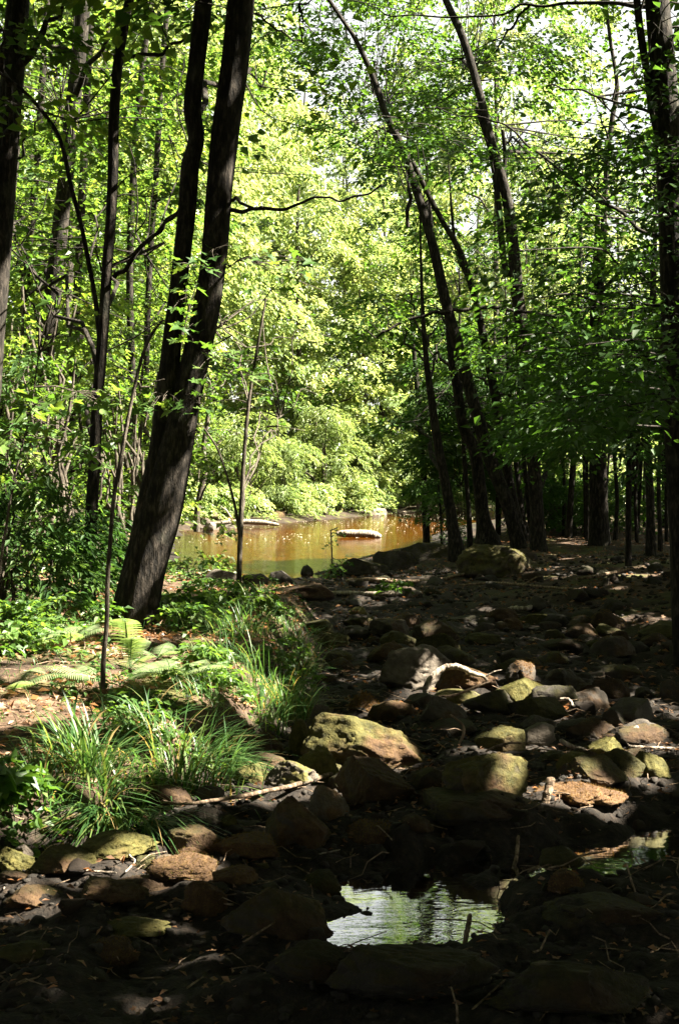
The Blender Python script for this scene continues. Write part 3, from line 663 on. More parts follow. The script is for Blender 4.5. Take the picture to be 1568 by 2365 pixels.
for k in range(20):
    px = R(1262, 1600); Y = R(24.5, 33); b = CX and HOR + (CAMZ - hz((px - CX) / F * Y, Y)) / Y * F; w = R(5, 10); dx = R(-25, 25)
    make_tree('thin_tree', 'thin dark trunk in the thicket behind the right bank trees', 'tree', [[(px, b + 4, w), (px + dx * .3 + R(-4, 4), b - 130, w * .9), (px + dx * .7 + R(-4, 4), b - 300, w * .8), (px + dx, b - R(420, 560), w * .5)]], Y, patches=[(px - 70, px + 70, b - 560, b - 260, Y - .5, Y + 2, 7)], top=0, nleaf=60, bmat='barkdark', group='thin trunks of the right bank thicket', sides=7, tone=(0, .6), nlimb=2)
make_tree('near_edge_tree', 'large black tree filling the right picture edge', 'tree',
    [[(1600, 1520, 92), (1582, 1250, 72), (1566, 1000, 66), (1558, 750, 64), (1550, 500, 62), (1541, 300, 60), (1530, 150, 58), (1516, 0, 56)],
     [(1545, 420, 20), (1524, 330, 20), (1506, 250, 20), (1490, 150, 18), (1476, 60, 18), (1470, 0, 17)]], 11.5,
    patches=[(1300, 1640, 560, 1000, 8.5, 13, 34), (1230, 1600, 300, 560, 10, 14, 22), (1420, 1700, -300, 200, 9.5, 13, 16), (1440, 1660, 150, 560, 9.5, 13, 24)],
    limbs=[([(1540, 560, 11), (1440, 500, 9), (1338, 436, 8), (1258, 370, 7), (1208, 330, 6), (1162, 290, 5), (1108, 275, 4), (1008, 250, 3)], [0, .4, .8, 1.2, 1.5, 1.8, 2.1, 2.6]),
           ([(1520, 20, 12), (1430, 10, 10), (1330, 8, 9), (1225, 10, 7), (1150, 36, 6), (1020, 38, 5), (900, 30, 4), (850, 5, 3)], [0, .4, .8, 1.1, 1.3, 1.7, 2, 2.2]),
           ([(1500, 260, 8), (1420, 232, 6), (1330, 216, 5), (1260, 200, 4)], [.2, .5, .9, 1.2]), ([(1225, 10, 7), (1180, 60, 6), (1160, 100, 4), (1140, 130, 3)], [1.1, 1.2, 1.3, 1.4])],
    bmat='barkdark', nleaf=130, ll=.075, lw=.05, tone=(0, .35), nlimb=0)  # shade put into the leaf colour: only the dark end of the tones
make_tree('pale_branchy_tree', 'thin tree half dissolved in the bright sky gap at upper right', 'tree',
    [[(1385, 700, 16), (1400, 400, 14), (1412, 280, 12), (1424, 200, 10), (1408, 90, 8), (1398, 0, 7)]], 24, patches=[(1360, 1460, -60, 300, 22, 26, 7), (1290, 1480, 280, 600, 22, 26, 30)], nleaf=60, top=300, nlimb=4)
# --- hemlocks: dark fine foliage right of the pond
for lab, st, Y, pt in [('dark feathery hemlock hanging over the right shore of the pond', [(985, 1240, 17), (978, 1100, 15), (968, 950, 13), (955, 800, 10), (948, 700, 6)], 30, [(985, 1100, 800, 1125, 28, 32, 120)]),
                       ('second hemlock with fine dark foliage behind the flared trunk', [(1150, 1230, 14), (1150, 1100, 13), (1146, 900, 10), (1140, 760, 6)], 29, [(1040, 1260, 740, 1160, 27, 31, 70)]),
                       ('drooping dark hemlock in the deep shade near the right edge', [(1450, 1240, 14), (1452, 1000, 12), (1458, 700, 7)], 17, [(1330, 1600, 760, 1010, 14, 19, 60)])]:
    make_tree('hemlock', lab, 'tree', [st], Y, patches=pt, top=0, leaf='needle', ll=.13, lw=.035, nleaf=260, L=(.6, 1.1), carved=False, droop=.4, bmat='barkdark', nlimb=10, sides=9, width=.5, thick=.04)
make_tree('hemlock_sapling', 'small dark hemlock sapling at the foot of the water-edge trunk', 'sapling', [[(1020, 1256, 7), (1018, 1200, 6), (1012, 1120, 4)]], 25.5, patches=[(985, 1050, 1130, 1240, 25, 26, 14)], top=0, leaf='needle', ll=.09, lw=.025, nleaf=110, L=(.35, .6), bmat='barkdark', nlimb=2, sides=6, minz=.1)

# --- saplings in front
make_tree('sapling', 'thin crooked sapling in front of the leaning tree, its foot in the leaf litter', 'sapling',
    [[(238, 1605, 13), (240, 1520, 12), (247, 1440, 11), (249, 1340, 11), (256, 1240, 10), (262, 1160, 10), (276, 1080, 9), (292, 990, 9), (310, 900, 8), (330, 820, 8), (352, 770, 7), (378, 738, 5)]],
    None, limbs=[([(262, 1150, 5), (250, 1120, 4), (244, 1090, 3)], 0), ([(310, 900, 4), (345, 890, 4), (372, 880, 3)], .05)], top=0, bmat='barksm', sides=9, rough=.04)
make_tree('sapling', 'thin dark sapling right of the leaning tree, forked low, before the pond', 'sapling',
    [[(551, 1372, 14), (553, 1300, 12), (556, 1220, 12), (560, 1120, 10), (567, 1010, 9), (576, 920, 8), (588, 840, 7), (602, 760, 6), (614, 690, 4)],
     [(554, 1235, 8), (546, 1185, 7), (536, 1140, 6), (520, 1085, 5), (502, 1035, 5), (472, 990, 4)]],
    None, patches=[(480, 700, 620, 1010, 14.5, 17, 22)], top=0, bmat='barksm', leaf='leaf', ll=.10, lw=.08, nleaf=26, L=(.4, .8), sides=8, nlimb=5)
make_tree('sapling', 'pale bent stem by the far shore just right of the leaning trunk', 'sapling', [[(455, 1190, 14), (462, 1140, 13), (474, 1090, 12), (470, 1040, 12), (478, 980, 10), (490, 900, 7)]], 30, patches=[(430, 600, 780, 1100, 28, 32, 16)], top=0, bmat='barksm', sides=8, nleaf=60)
t = make_tree('water_sapling', 'small upright leafy shoot in front of the white pond log', 'plant', [[(765, 1335, 5), (767, 1290, 4), (764, 1225, 3)]], None, patches=[(745, 790, 1220, 1330, 21.0, 21.6, 12)], top=0, nleaf=14, ll=.06, lw=.045, L=(.15, .28), nlimb=0, sides=5, bmat='barksm', minz=.05)

def near_maple(name, label, spots, Y0, Y1, size, stem, Ystem):
    b = at(*stem[0][:2], Ystem); g = hz(b[0], b[1]); org = np.array([b[0], b[1], g])
    t = thing(name, label, 'sapling', org)
    P = np.array([at(p[0], p[1], Ystem) for p in stem]); P = np.vstack([[P[0][0], P[0][1], g - .1], P]); PP = smooth_path(P, 30); r = np.linspace(.013, .004, 30)
    mb = MB(); mb.tube(PP, r, 6); mb.build('stem', M['barksm'], t, org, smooth=True)
    mb = MB(); tw = MB()
    for (a, c, e, f, k) in spots:
        Y = RNG.uniform(Y0, Y1, k); px = RNG.uniform(a, c, k); py = RNG.uniform(e, f, k)
        Q = np.stack([(px - CX) / F * Y, Y, CAMZ - (py - HOR) / F * Y], -1)
        maple_leaves(Q, size, mb)
        mid = Q.mean(0); j = int(np.argmin(np.linalg.norm(PP - mid, axis=1)))
        br = arc(PP[j], mid, .06, 10, .04); tw.tube(br, np.linspace(.006, .003, 10), 4, cap=False)
        for q in Q[:: 2]: tw.tube(arc(br[RNG.integers(3, 10)], q, .04, 5, .02), [.0022] * 5, 3, cap=False)
    tw.build('twig', M['barksm'], t, org, smooth=True)['kind'] = 'stuff'; mb.build('foliage', M['maple'], t, org)
near_maple('maple_sapling', 'leafy maple sapling with spreading pale green leaves at the left edge', [(20, 150, 900, 960, 34), (130, 320, 890, 950, 40), (0, 120, 1010, 1080, 26), (140, 260, 1020, 1090, 26), (40, 220, 950, 1010, 26), (0, 90, 1090, 1140, 12), (140, 185, 640, 690, 3), (100, 150, 670, 720, 5), (60, 230, 720, 800, 9)], 8.6, 9.8, .14, [(-20, 1480), (10, 1250), (40, 1080), (70, 960), (90, 820)], 9.2)
near_maple('maple_sapling', 'maple sapling with bright lobed leaves in front of the leaning trunk', [(400, 500, 590, 650, 16), (380, 470, 650, 730, 22), (400, 470, 740, 790, 16), (440, 600, 800, 890, 34), (460, 560, 550, 620, 12), (560, 700, 570, 680, 26), (640, 740, 600, 660, 14), (330, 430, 880, 960, 20), (580, 640, 860, 900, 10), (420, 500, 900, 960, 12)], 9.2, 10.8, .13, [(330, 1500), (345, 1300), (375, 1080), (405, 880), (430, 740), (460, 640)], 11.0)

# --- undergrowth of the left bank
def shrub(name, label, px, py, Y, w, h, n, leaf, ll, lw, nleaf, L, group=None, droop=.3, width=.55, cat='shrub', tone=(0, 1)):
    """bush whose foot is at ground under column px at depth Y; w, h in metres"""
    x = (px - CX) / F * Y; g = hz(x, Y); org = np.array([x, Y, g]); t = thing(name, label, cat, org, group)
    mb = MB(); P = RNG.normal(0, .42, (n, 3)); P = np.clip(P, -1, 1) * np.array([w / 2, w / 2, 0]); P[:, 2] = h * RNG.uniform(.12, 1, n) ** .8; P[:, :2] *= (1.15 - .6 * P[:, 2:] / h)
    for k in range(min(9, n)):
        mb.tube(arc((R(-.06, .06), R(-.06, .06), -.1), P[k], .05, 8, .06), np.linspace(.012, .004, 8) * max(h, .5), 4, cap=False)
    mb.build('stem', M['barksm'], t, smooth=True)['kind'] = 'stuff'
    az = np.arctan2(P[:, 0], P[:, 1]) + RNG.normal(0, .7, n)
    mb = MB(); leaves_fan(P + org, az, RNG.uniform(*L, n), nleaf, ll, lw, mb, droop=droop, width=width, tone=tone); mb.build('foliage', M[leaf], t, org)
    return t
for a in [('hemlock sapling with drooping feathery sprays low at the left edge', 20, 0, 11.0, 1.3, 1.25, 46, 'needle', .085, .03, 90, (.4, .8)),
          ('bushy hemlock sapling right of the one at the left edge', 120, 0, 11.8, 1.0, 1.0, 36, 'needle', .085, .03, 90, (.35, .7)),
          ('taller hemlock sapling behind, left of the slender trunk', 150, 0, 14.6, 1.7, 2.4, 60, 'needle', .10, .035, 80, (.5, .9))]:
    shrub('hemlock_sapling', a[0], *a[1:], droop=.42, width=.5)
for lab, px, Y, w, h, n in [('broadleaf bush at the foot of the slender trunk', 230, 13.4, 1.0, .95, 30), ('leafy bush between the slender and the leaning trunk', 290, 15.5, 1.4, 2.1, 46), ('dense dark bush far left behind the maple sapling', 10, 16, 1.8, 2.6, 60), ('tall airy bush left of the slender tree', 110, 18, 2.0, 3.4, 70),
                            ('rounded bush just behind the leaning trunk', 330, 18.5, 1.8, 3.0, 60), ('pale bush at the back of the left bank', 250, 23, 2.6, 4.6, 80), ('bush hugging the left picture edge at the back', 40, 23, 2.6, 4.4, 80), ('low bush on the pond side of the leaning trunk', 440, 17.5, .6, .3, 10), ('small bush right behind the pale bent stem', 520, 47.5, 2.4, 2.8, 40), ('light green bush at the far left corner of the pond', 440, 46, 3.0, 4.0, 60)]:
    shrub('bush', lab, px, 0, Y, w, h, int(n * .75), 'mid', .085, .06, 75, (.35, .8), group='bushes on the left bank')
# --- cedar bushes and others on the far shore
for lab, px, Y, w, h, n in [('pale sunlit cedar bush on the far shore', 650, 49.5, 2.6, 2.7, 80), ('taller cedar bush right of the pale one on the far shore', 752, 54, 2.6, 4.2, 110), ('rightmost sunlit cedar bush on the far shore', 845, 58, 2.6, 3.2, 90), ('dim cedar bush at the left end of the far shore', 560, 47, 2.6, 3.6, 80), ('tall cedar at the back between the far bushes', 700, 58, 3.4, 6.0, 130)]:
    shrub('cedar_bush', lab, px, 0, Y, w, h, n, 'cedar', .17, .05, 90, (.5, 1.0), group='cedar bushes on the far shore', droop=.55, width=.45)
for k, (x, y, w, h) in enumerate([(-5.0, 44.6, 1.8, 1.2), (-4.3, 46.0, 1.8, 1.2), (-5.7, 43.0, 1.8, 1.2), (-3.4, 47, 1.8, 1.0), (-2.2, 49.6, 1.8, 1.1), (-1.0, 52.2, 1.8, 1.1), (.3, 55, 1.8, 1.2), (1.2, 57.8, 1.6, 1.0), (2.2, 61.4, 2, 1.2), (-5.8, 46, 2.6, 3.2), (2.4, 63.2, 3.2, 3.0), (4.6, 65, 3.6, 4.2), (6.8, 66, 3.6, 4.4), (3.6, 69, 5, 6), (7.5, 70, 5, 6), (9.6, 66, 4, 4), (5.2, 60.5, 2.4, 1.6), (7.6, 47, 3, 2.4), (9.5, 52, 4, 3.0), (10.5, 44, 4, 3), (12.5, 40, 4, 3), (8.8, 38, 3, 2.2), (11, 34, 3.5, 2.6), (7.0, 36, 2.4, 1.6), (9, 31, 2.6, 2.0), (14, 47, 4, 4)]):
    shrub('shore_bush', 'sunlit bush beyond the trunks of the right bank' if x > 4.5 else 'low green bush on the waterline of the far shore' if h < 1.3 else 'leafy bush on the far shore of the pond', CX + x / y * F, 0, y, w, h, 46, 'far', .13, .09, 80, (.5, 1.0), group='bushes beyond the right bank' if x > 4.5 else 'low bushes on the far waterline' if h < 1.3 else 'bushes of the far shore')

for k in range(16):
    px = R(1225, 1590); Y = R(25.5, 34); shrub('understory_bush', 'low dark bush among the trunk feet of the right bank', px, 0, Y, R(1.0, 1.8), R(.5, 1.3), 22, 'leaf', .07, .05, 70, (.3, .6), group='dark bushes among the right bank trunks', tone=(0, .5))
# --- the sunlit wall of trees beyond the pond, and the wood behind both banks
FARL = 'sunlit tree in the bright wall of foliage beyond the pond'; FARG = 'trees of the foliage wall beyond the pond'
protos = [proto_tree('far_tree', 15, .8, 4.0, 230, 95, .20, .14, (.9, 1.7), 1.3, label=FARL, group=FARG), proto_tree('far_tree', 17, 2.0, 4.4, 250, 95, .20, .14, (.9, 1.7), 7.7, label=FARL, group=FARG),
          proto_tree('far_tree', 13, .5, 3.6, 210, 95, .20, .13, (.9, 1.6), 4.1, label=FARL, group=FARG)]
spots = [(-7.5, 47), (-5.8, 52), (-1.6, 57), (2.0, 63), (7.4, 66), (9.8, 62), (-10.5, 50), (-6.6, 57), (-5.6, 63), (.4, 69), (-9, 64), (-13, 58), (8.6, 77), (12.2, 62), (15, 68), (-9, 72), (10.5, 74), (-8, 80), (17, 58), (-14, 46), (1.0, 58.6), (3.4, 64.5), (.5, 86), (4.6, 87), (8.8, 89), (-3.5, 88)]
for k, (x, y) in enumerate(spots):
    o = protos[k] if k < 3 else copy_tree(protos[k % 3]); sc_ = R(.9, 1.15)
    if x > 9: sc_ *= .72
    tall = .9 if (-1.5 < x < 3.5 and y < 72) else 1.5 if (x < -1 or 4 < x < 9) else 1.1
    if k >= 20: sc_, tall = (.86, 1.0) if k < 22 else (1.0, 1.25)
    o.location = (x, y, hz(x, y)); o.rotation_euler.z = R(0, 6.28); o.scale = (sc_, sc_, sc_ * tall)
MIDL = 'leafy tree in the green thicket behind the left bank'; MIDG = 'trees behind the left bank'
mp = [proto_tree('thicket_tree', 12, .5, 2.8, 170, 90, .15, .11, (.7, 1.3), 2.2, leaf='mid', label=MIDL, group=MIDG), proto_tree('thicket_tree', 10, .4, 2.5, 150, 90, .15, .10, (.7, 1.3), 9.2, leaf='mid', label=MIDL, group=MIDG)]
for k, (x, y) in enumerate([(-7.6, 27), (-10, 31), (-6.8, 35), (-9.5, 38), (-12.5, 34), (-7.9, 43), (-11.5, 43), (-12, 26), (-9.8, 22.5)]):
    o = mp[k] if k < 2 else copy_tree(mp[k % 2]); sc_ = R(.9, 1.2)
    o.location = (x, y, hz(x, y)); o.rotation_euler.z = R(0, 6.28); o.scale = (sc_,) * 3
# --- unseen trees added right of the view so their crowns shade the stream
SHL = 'unseen dense broadleaf tree added on the right to shade the stream'; SHG = 'unseen trees added right of the stream for shade'
for k, (x, y) in enumerate([(6.0, 3.5), (9.5, 7.0), (6.4, 9.5), (10, 12.5), (7.0, 14.5), (11, 18), (8.2, 19.5), (12.5, 23.5), (9.4, 25), (13, 9), (14, 15), (15, 29), (11.5, 30), (6.5, -.5), (10, 2), (16, 22)]):
    proto_tree('unseen_shade_tree', R(11, 13), 2.6 if x > 8 else 3.4, R(3.0, 3.5), 140, 125, .15, .12, (.9, 1.6), k * 1.7, leaf='leaf', carved=True, loc=(x, y, hz(x, y)), label=SHL, group=SHG)

for k, (x, y) in enumerate([(-4.6, 3.6), (-5.2, 7.5), (3.9, .5), (-4.2, -1.5), (.2, -4.2), (4.4, -4.5), (5.2, 5.8), (8.2, 4.9), (3.4, 4.2), (7.6, .8)]):  # unseen trees added overhead and behind the camera to darken the foreground
    proto_tree('unseen_shade_tree', R(11, 13), 4.2, R(3.0, 3.4), 140, 120, .15, .12, (.9, 1.6), k * 2.3 + 40, leaf='leaf', carved=True, loc=(x, y, hz(x, y)), label='unseen dense broadleaf tree added to shade the near end of the stream', group='unseen trees added to darken the near streambed')
for k, (x, y, lx, ly, z0, z1, rr) in enumerate([(5.6, 10.5, -4.6, 0, 6.6, 11, 3.2), (6.4, 13.5, -4.4, .5, 7.6, 12, 3.4), (7.2, 17, -5.2, 1, 9.2, 14, 3.8), (-5.8, 9.5, 4.0, 0, 6.4, 11, 3.0), (-6.8, 13, 4.6, 1, 7.8, 12, 3.4), (-4.6, 5.6, 3.2, .4, 5.2, 10, 3.0), (4.6, 7.6, -2.6, 0, 5.4, 10, 3.0), (-8.2, 19, 4.6, 1, 10, 14, 3.6), (9.0, 22, -4.0, 1, 10.6, 15, 4), (-3.6, .6, 3.4, 2.0, 4.6, 9, 3.0), (3.6, -1.8, -3.0, 2.6, 4.8, 9, 3.0), (6.6, 6.8, -3.4, -1.0, 5.6, 10, 3.0)]):  # unseen trees added, crowns above the frame, to keep skylight off the stream
    proto_tree('unseen_shade_tree', z1, z0, rr, 150, 120, .15, .12, (.9, 1.6), k * 3.1 + 70, leaf='leaf', carved=True, loc=(x, y, hz(x, y)), label='unseen tall tree added so its high crown shades the stream', group='unseen trees added to arch shade over the stream', lean=(lx, ly))
for k, (x, y) in enumerate([(-8, 2), (-8.5, 10), (-8.6, 16), (-4.5, -7), (0, -9.5), (5, -9), (9.5, -6), (-9, -5), (-12, 18), (-12.5, 8), (14, -2), (-3, -14), (4, -15)]):  # unseen trees added around the camera to block the open sky
    o = copy_tree(mp[k % 2]); o['label'] = 'unseen leafy tree added around the near end of the stream to block skylight'; o['group'] = 'unseen trees added around the near streambed'
    o.location = (x, y, hz(x, y)); o.rotation_euler.z = R(0, 6.28); o.scale = (1.25, 1.25, 1.15)
# ------------------------------------------------------------------ rocks
def ico(sub):
    bm = bmesh.new(); bmesh.ops.create_icosphere(bm, subdivisions=sub, radius=1); bm.verts.ensure_lookup_table()
    v = np.array([x.co[:] for x in bm.verts]); f = np.array([[q.index for q in p.verts] for p in bm.faces]); bm.free(); return v, f
ICO1 = ico(1)
ICO = {3: ico(3), 4: ico(4), 5: ico(5)}
def rock_mesh(sub, seed, cuts=5, lump=.34):
    cuts += 3
    v, f = ICO[sub]; rg = np.random.default_rng(int(seed * 977) + 3)
    p = v * (1 + lump * fbm(v * 1.15 + seed * 3.1, 3, .45))[:, None]
    for k in range(cuts):
        n = rg.normal(0, 1, 3); n[2] = abs(n[2]) * .8; n /= np.linalg.norm(n); c = rg.uniform(.5, .85)
        d = p @ n - c; p = p - n[None, :] * (np.maximum(d, 0) * .95)[:, None]
    cr = 1 - np.abs(fbm(v * 1.7 + seed * 1.3, 2)) ; p = p * (1 - .09 * np.clip((cr - .86) / .14, 0, 1) ** 2)[:, None]
    p = p * (1 + .05 * fbm(v * 5 + seed, 4, .6) + .012 * fbm(v * 19 + seed, 2))[:, None]
    return p, f
NROCK = [0]
def rock(label, px, py, w, h, moss=.5, brown=.4, val=.5, sub=4, depth=.8, cuts=5, rot=0, lump=.28, name='rock', cat='rock', group=None, skew=0.0, seed=None):
    """px: centre column, py: row of the foot, w, h: size in pixels of the photograph"""
    g = on_ground(px, py); Y = g[1]; big = 1.12 if 5.5 < Y < 13 and w > 45 else 1.0; W = w / F * Y * big; H = h / F * Y * big
    dep = math.atan2(CAMZ - g[2], Y); D = W * depth
    Hr = max(H - D * .55 * math.sin(dep), H * .45)
    NROCK[0] += 1; sd = NROCK[0] * .73 if seed is None else seed
    p, f = rock_mesh(sub, sd, cuts, lump)
    c, s_ = math.cos(rot), math.sin(rot); p = np.stack([p[:, 0] * c - p[:, 1] * s_, p[:, 0] * s_ + p[:, 1] * c, p[:, 2]], -1)
    lo, hi = p.min(0), p.max(0); p = (p - lo) / (hi - lo) * 2 - 1
    p[:, 2] = np.where(p[:, 2] < -.2, -.2 + (p[:, 2] + .2) * .6, p[:, 2])
    p = p * np.array([W / 2, D / 2, Hr * .74]); p[:, 0] += skew * p[:, 2]
    org = np.array([g[0], Y + D / 2, min(g[2], hz(g[0], Y + D * .4)) if False else g[2]])
    p[:, 2] += Hr * .26
    mb = MB(); mb.tris(p, f); o = mb.build(name, M['rock'], smooth=True); o.location = org
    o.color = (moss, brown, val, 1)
    tag(o, label, cat, group)
    if moss > .25: moss_fuzz(o, p, f, org, moss, brown, Y)
    return o
def moss_fuzz(o, p, f, org, moss, brown, Y):
    a, b, c = p[f[:, 0]], p[f[:, 1]], p[f[:, 2]]; nr = np.cross(b - a, c - a); ar = np.linalg.norm(nr, axis=1); nr = nr / (ar[:, None] + 1e-9)
    keep = (nr[:, 2] > -.05) & (fbm((a + org) * 4.5, 3) * .6 + nr[:, 2] * .3 + (moss - .5) * 1.2 > .16)
    if keep.sum() < 8: return
    w = ar * keep; n = int(np.clip(w.sum() / 2 * 22000 / max(Y / 7, 1) ** 1.5, 150, 5000))
    i = RNG.choice(len(f), n, p=w / w.sum()); u, v = RNG.random(n), RNG.random(n); sw = u + v > 1; u[sw], v[sw] = 1 - u[sw], 1 - v[sw]
    P = a[i] + (b[i] - a[i]) * u[:, None] + (c[i] - a[i]) * v[:, None]
    d = nr[i] * .7 + RNG.normal(0, .55, (n, 3)); d[:, 2] -= .15; d /= np.linalg.norm(d, axis=1)[:, None]
    L = RNG.uniform(.004, .012, n) * (1 + 5 * max(brown - .6, 0)) * max(Y / 7, .8) ** .5; W = np.cross(d, RNG.normal(0, 1, (n, 3))); W /= np.linalg.norm(W, axis=1)[:, None]
    q = P - nr[i] * .004; wd = (.0016 * max(Y / 6, .8) * RNG.uniform(.7, 1.5, n))[:, None]
    V = np.stack([q - W * wd, q + W * wd, q + d * L[:, None]], 1).reshape(-1, 3)
    mb = MB(); br = np.clip(brown + .35 * vnoise(P * 6 + org) , 0, 1)
    mb.tris(V, np.arange(3 * n).reshape(n, 3), np.clip(br * .8 + RNG.normal(0, .12, n) + .05, 0, 1)); mb.build('moss', M['moss'], o)['kind'] = 'stuff'
# the mossy boulder by the trees and the pale-topped boulder, then down the streambed
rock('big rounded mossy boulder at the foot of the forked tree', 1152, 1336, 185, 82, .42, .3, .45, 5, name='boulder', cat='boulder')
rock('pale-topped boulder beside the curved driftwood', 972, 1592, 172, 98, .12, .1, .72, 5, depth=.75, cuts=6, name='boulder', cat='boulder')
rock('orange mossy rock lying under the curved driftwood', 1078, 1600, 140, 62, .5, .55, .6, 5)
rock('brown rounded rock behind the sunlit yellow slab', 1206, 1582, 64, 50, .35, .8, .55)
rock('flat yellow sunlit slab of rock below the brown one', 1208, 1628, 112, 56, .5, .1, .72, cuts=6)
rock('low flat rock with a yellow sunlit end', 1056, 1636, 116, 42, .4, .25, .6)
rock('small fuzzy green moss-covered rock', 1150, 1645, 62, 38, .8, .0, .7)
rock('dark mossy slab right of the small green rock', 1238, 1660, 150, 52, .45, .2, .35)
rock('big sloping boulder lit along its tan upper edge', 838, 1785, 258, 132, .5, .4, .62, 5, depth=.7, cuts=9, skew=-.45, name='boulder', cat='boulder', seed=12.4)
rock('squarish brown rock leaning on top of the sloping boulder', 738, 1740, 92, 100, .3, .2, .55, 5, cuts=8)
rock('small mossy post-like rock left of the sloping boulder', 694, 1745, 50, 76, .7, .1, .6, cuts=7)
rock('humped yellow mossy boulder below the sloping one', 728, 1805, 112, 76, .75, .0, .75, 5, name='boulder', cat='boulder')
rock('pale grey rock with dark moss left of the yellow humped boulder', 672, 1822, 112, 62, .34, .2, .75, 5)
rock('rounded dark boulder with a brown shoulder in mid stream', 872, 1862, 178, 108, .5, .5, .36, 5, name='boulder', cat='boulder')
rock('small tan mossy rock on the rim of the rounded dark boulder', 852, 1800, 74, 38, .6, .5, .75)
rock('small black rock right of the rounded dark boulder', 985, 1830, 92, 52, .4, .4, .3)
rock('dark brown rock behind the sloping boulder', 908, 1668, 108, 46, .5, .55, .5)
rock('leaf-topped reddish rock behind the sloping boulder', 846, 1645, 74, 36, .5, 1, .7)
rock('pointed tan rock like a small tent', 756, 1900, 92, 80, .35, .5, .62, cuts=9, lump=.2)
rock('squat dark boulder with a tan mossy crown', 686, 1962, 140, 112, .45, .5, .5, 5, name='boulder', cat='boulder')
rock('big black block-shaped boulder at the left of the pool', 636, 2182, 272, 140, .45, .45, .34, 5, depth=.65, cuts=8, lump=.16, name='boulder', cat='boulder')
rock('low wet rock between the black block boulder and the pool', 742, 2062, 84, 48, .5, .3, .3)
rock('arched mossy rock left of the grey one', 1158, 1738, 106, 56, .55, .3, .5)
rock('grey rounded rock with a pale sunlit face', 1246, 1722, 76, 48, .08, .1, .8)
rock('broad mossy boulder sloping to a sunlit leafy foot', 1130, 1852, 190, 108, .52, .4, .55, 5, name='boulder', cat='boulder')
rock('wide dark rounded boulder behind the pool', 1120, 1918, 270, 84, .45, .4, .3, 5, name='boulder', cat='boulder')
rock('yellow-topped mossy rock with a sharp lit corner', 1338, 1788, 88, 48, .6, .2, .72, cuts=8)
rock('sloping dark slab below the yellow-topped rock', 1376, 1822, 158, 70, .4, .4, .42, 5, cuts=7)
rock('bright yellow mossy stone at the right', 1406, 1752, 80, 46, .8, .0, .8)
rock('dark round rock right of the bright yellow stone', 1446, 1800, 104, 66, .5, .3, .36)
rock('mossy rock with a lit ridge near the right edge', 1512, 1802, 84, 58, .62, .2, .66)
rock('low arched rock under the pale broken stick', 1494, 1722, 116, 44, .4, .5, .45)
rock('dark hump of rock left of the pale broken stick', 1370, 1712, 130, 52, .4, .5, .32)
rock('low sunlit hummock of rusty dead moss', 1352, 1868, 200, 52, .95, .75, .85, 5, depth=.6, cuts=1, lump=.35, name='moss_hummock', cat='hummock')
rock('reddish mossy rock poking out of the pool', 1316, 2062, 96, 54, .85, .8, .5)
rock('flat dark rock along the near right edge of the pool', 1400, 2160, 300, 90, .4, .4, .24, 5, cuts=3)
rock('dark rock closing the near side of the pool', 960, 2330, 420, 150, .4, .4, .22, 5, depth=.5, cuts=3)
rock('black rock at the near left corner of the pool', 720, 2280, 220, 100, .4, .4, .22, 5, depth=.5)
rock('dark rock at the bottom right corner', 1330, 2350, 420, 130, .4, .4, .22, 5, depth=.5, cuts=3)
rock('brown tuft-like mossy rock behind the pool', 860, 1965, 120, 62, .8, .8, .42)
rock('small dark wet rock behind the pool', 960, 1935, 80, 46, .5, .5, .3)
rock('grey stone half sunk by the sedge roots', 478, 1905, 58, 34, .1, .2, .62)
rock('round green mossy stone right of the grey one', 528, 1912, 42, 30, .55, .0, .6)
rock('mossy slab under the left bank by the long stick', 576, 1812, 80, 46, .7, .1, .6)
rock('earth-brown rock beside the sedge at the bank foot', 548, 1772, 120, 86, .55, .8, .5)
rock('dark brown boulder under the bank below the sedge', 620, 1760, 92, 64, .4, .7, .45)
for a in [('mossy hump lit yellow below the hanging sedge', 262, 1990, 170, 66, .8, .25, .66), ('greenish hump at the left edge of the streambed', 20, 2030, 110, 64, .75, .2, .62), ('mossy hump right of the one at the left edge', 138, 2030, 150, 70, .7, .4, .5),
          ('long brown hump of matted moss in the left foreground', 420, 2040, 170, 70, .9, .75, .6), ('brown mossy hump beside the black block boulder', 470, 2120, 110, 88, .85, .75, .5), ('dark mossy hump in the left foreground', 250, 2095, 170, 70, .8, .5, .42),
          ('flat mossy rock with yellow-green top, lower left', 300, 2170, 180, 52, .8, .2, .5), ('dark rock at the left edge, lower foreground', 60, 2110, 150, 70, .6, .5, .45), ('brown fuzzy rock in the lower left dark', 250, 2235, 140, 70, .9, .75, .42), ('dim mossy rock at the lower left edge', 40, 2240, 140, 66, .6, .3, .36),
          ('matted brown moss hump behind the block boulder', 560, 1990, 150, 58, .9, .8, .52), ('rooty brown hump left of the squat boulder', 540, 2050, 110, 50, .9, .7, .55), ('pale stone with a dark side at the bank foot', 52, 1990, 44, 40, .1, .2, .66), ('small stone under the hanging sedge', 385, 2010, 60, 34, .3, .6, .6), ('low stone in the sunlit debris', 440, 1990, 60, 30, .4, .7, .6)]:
    rock(*a[:5], *a[5:], name='mossy_rock', sub=5 if a[3] > 100 else 4)
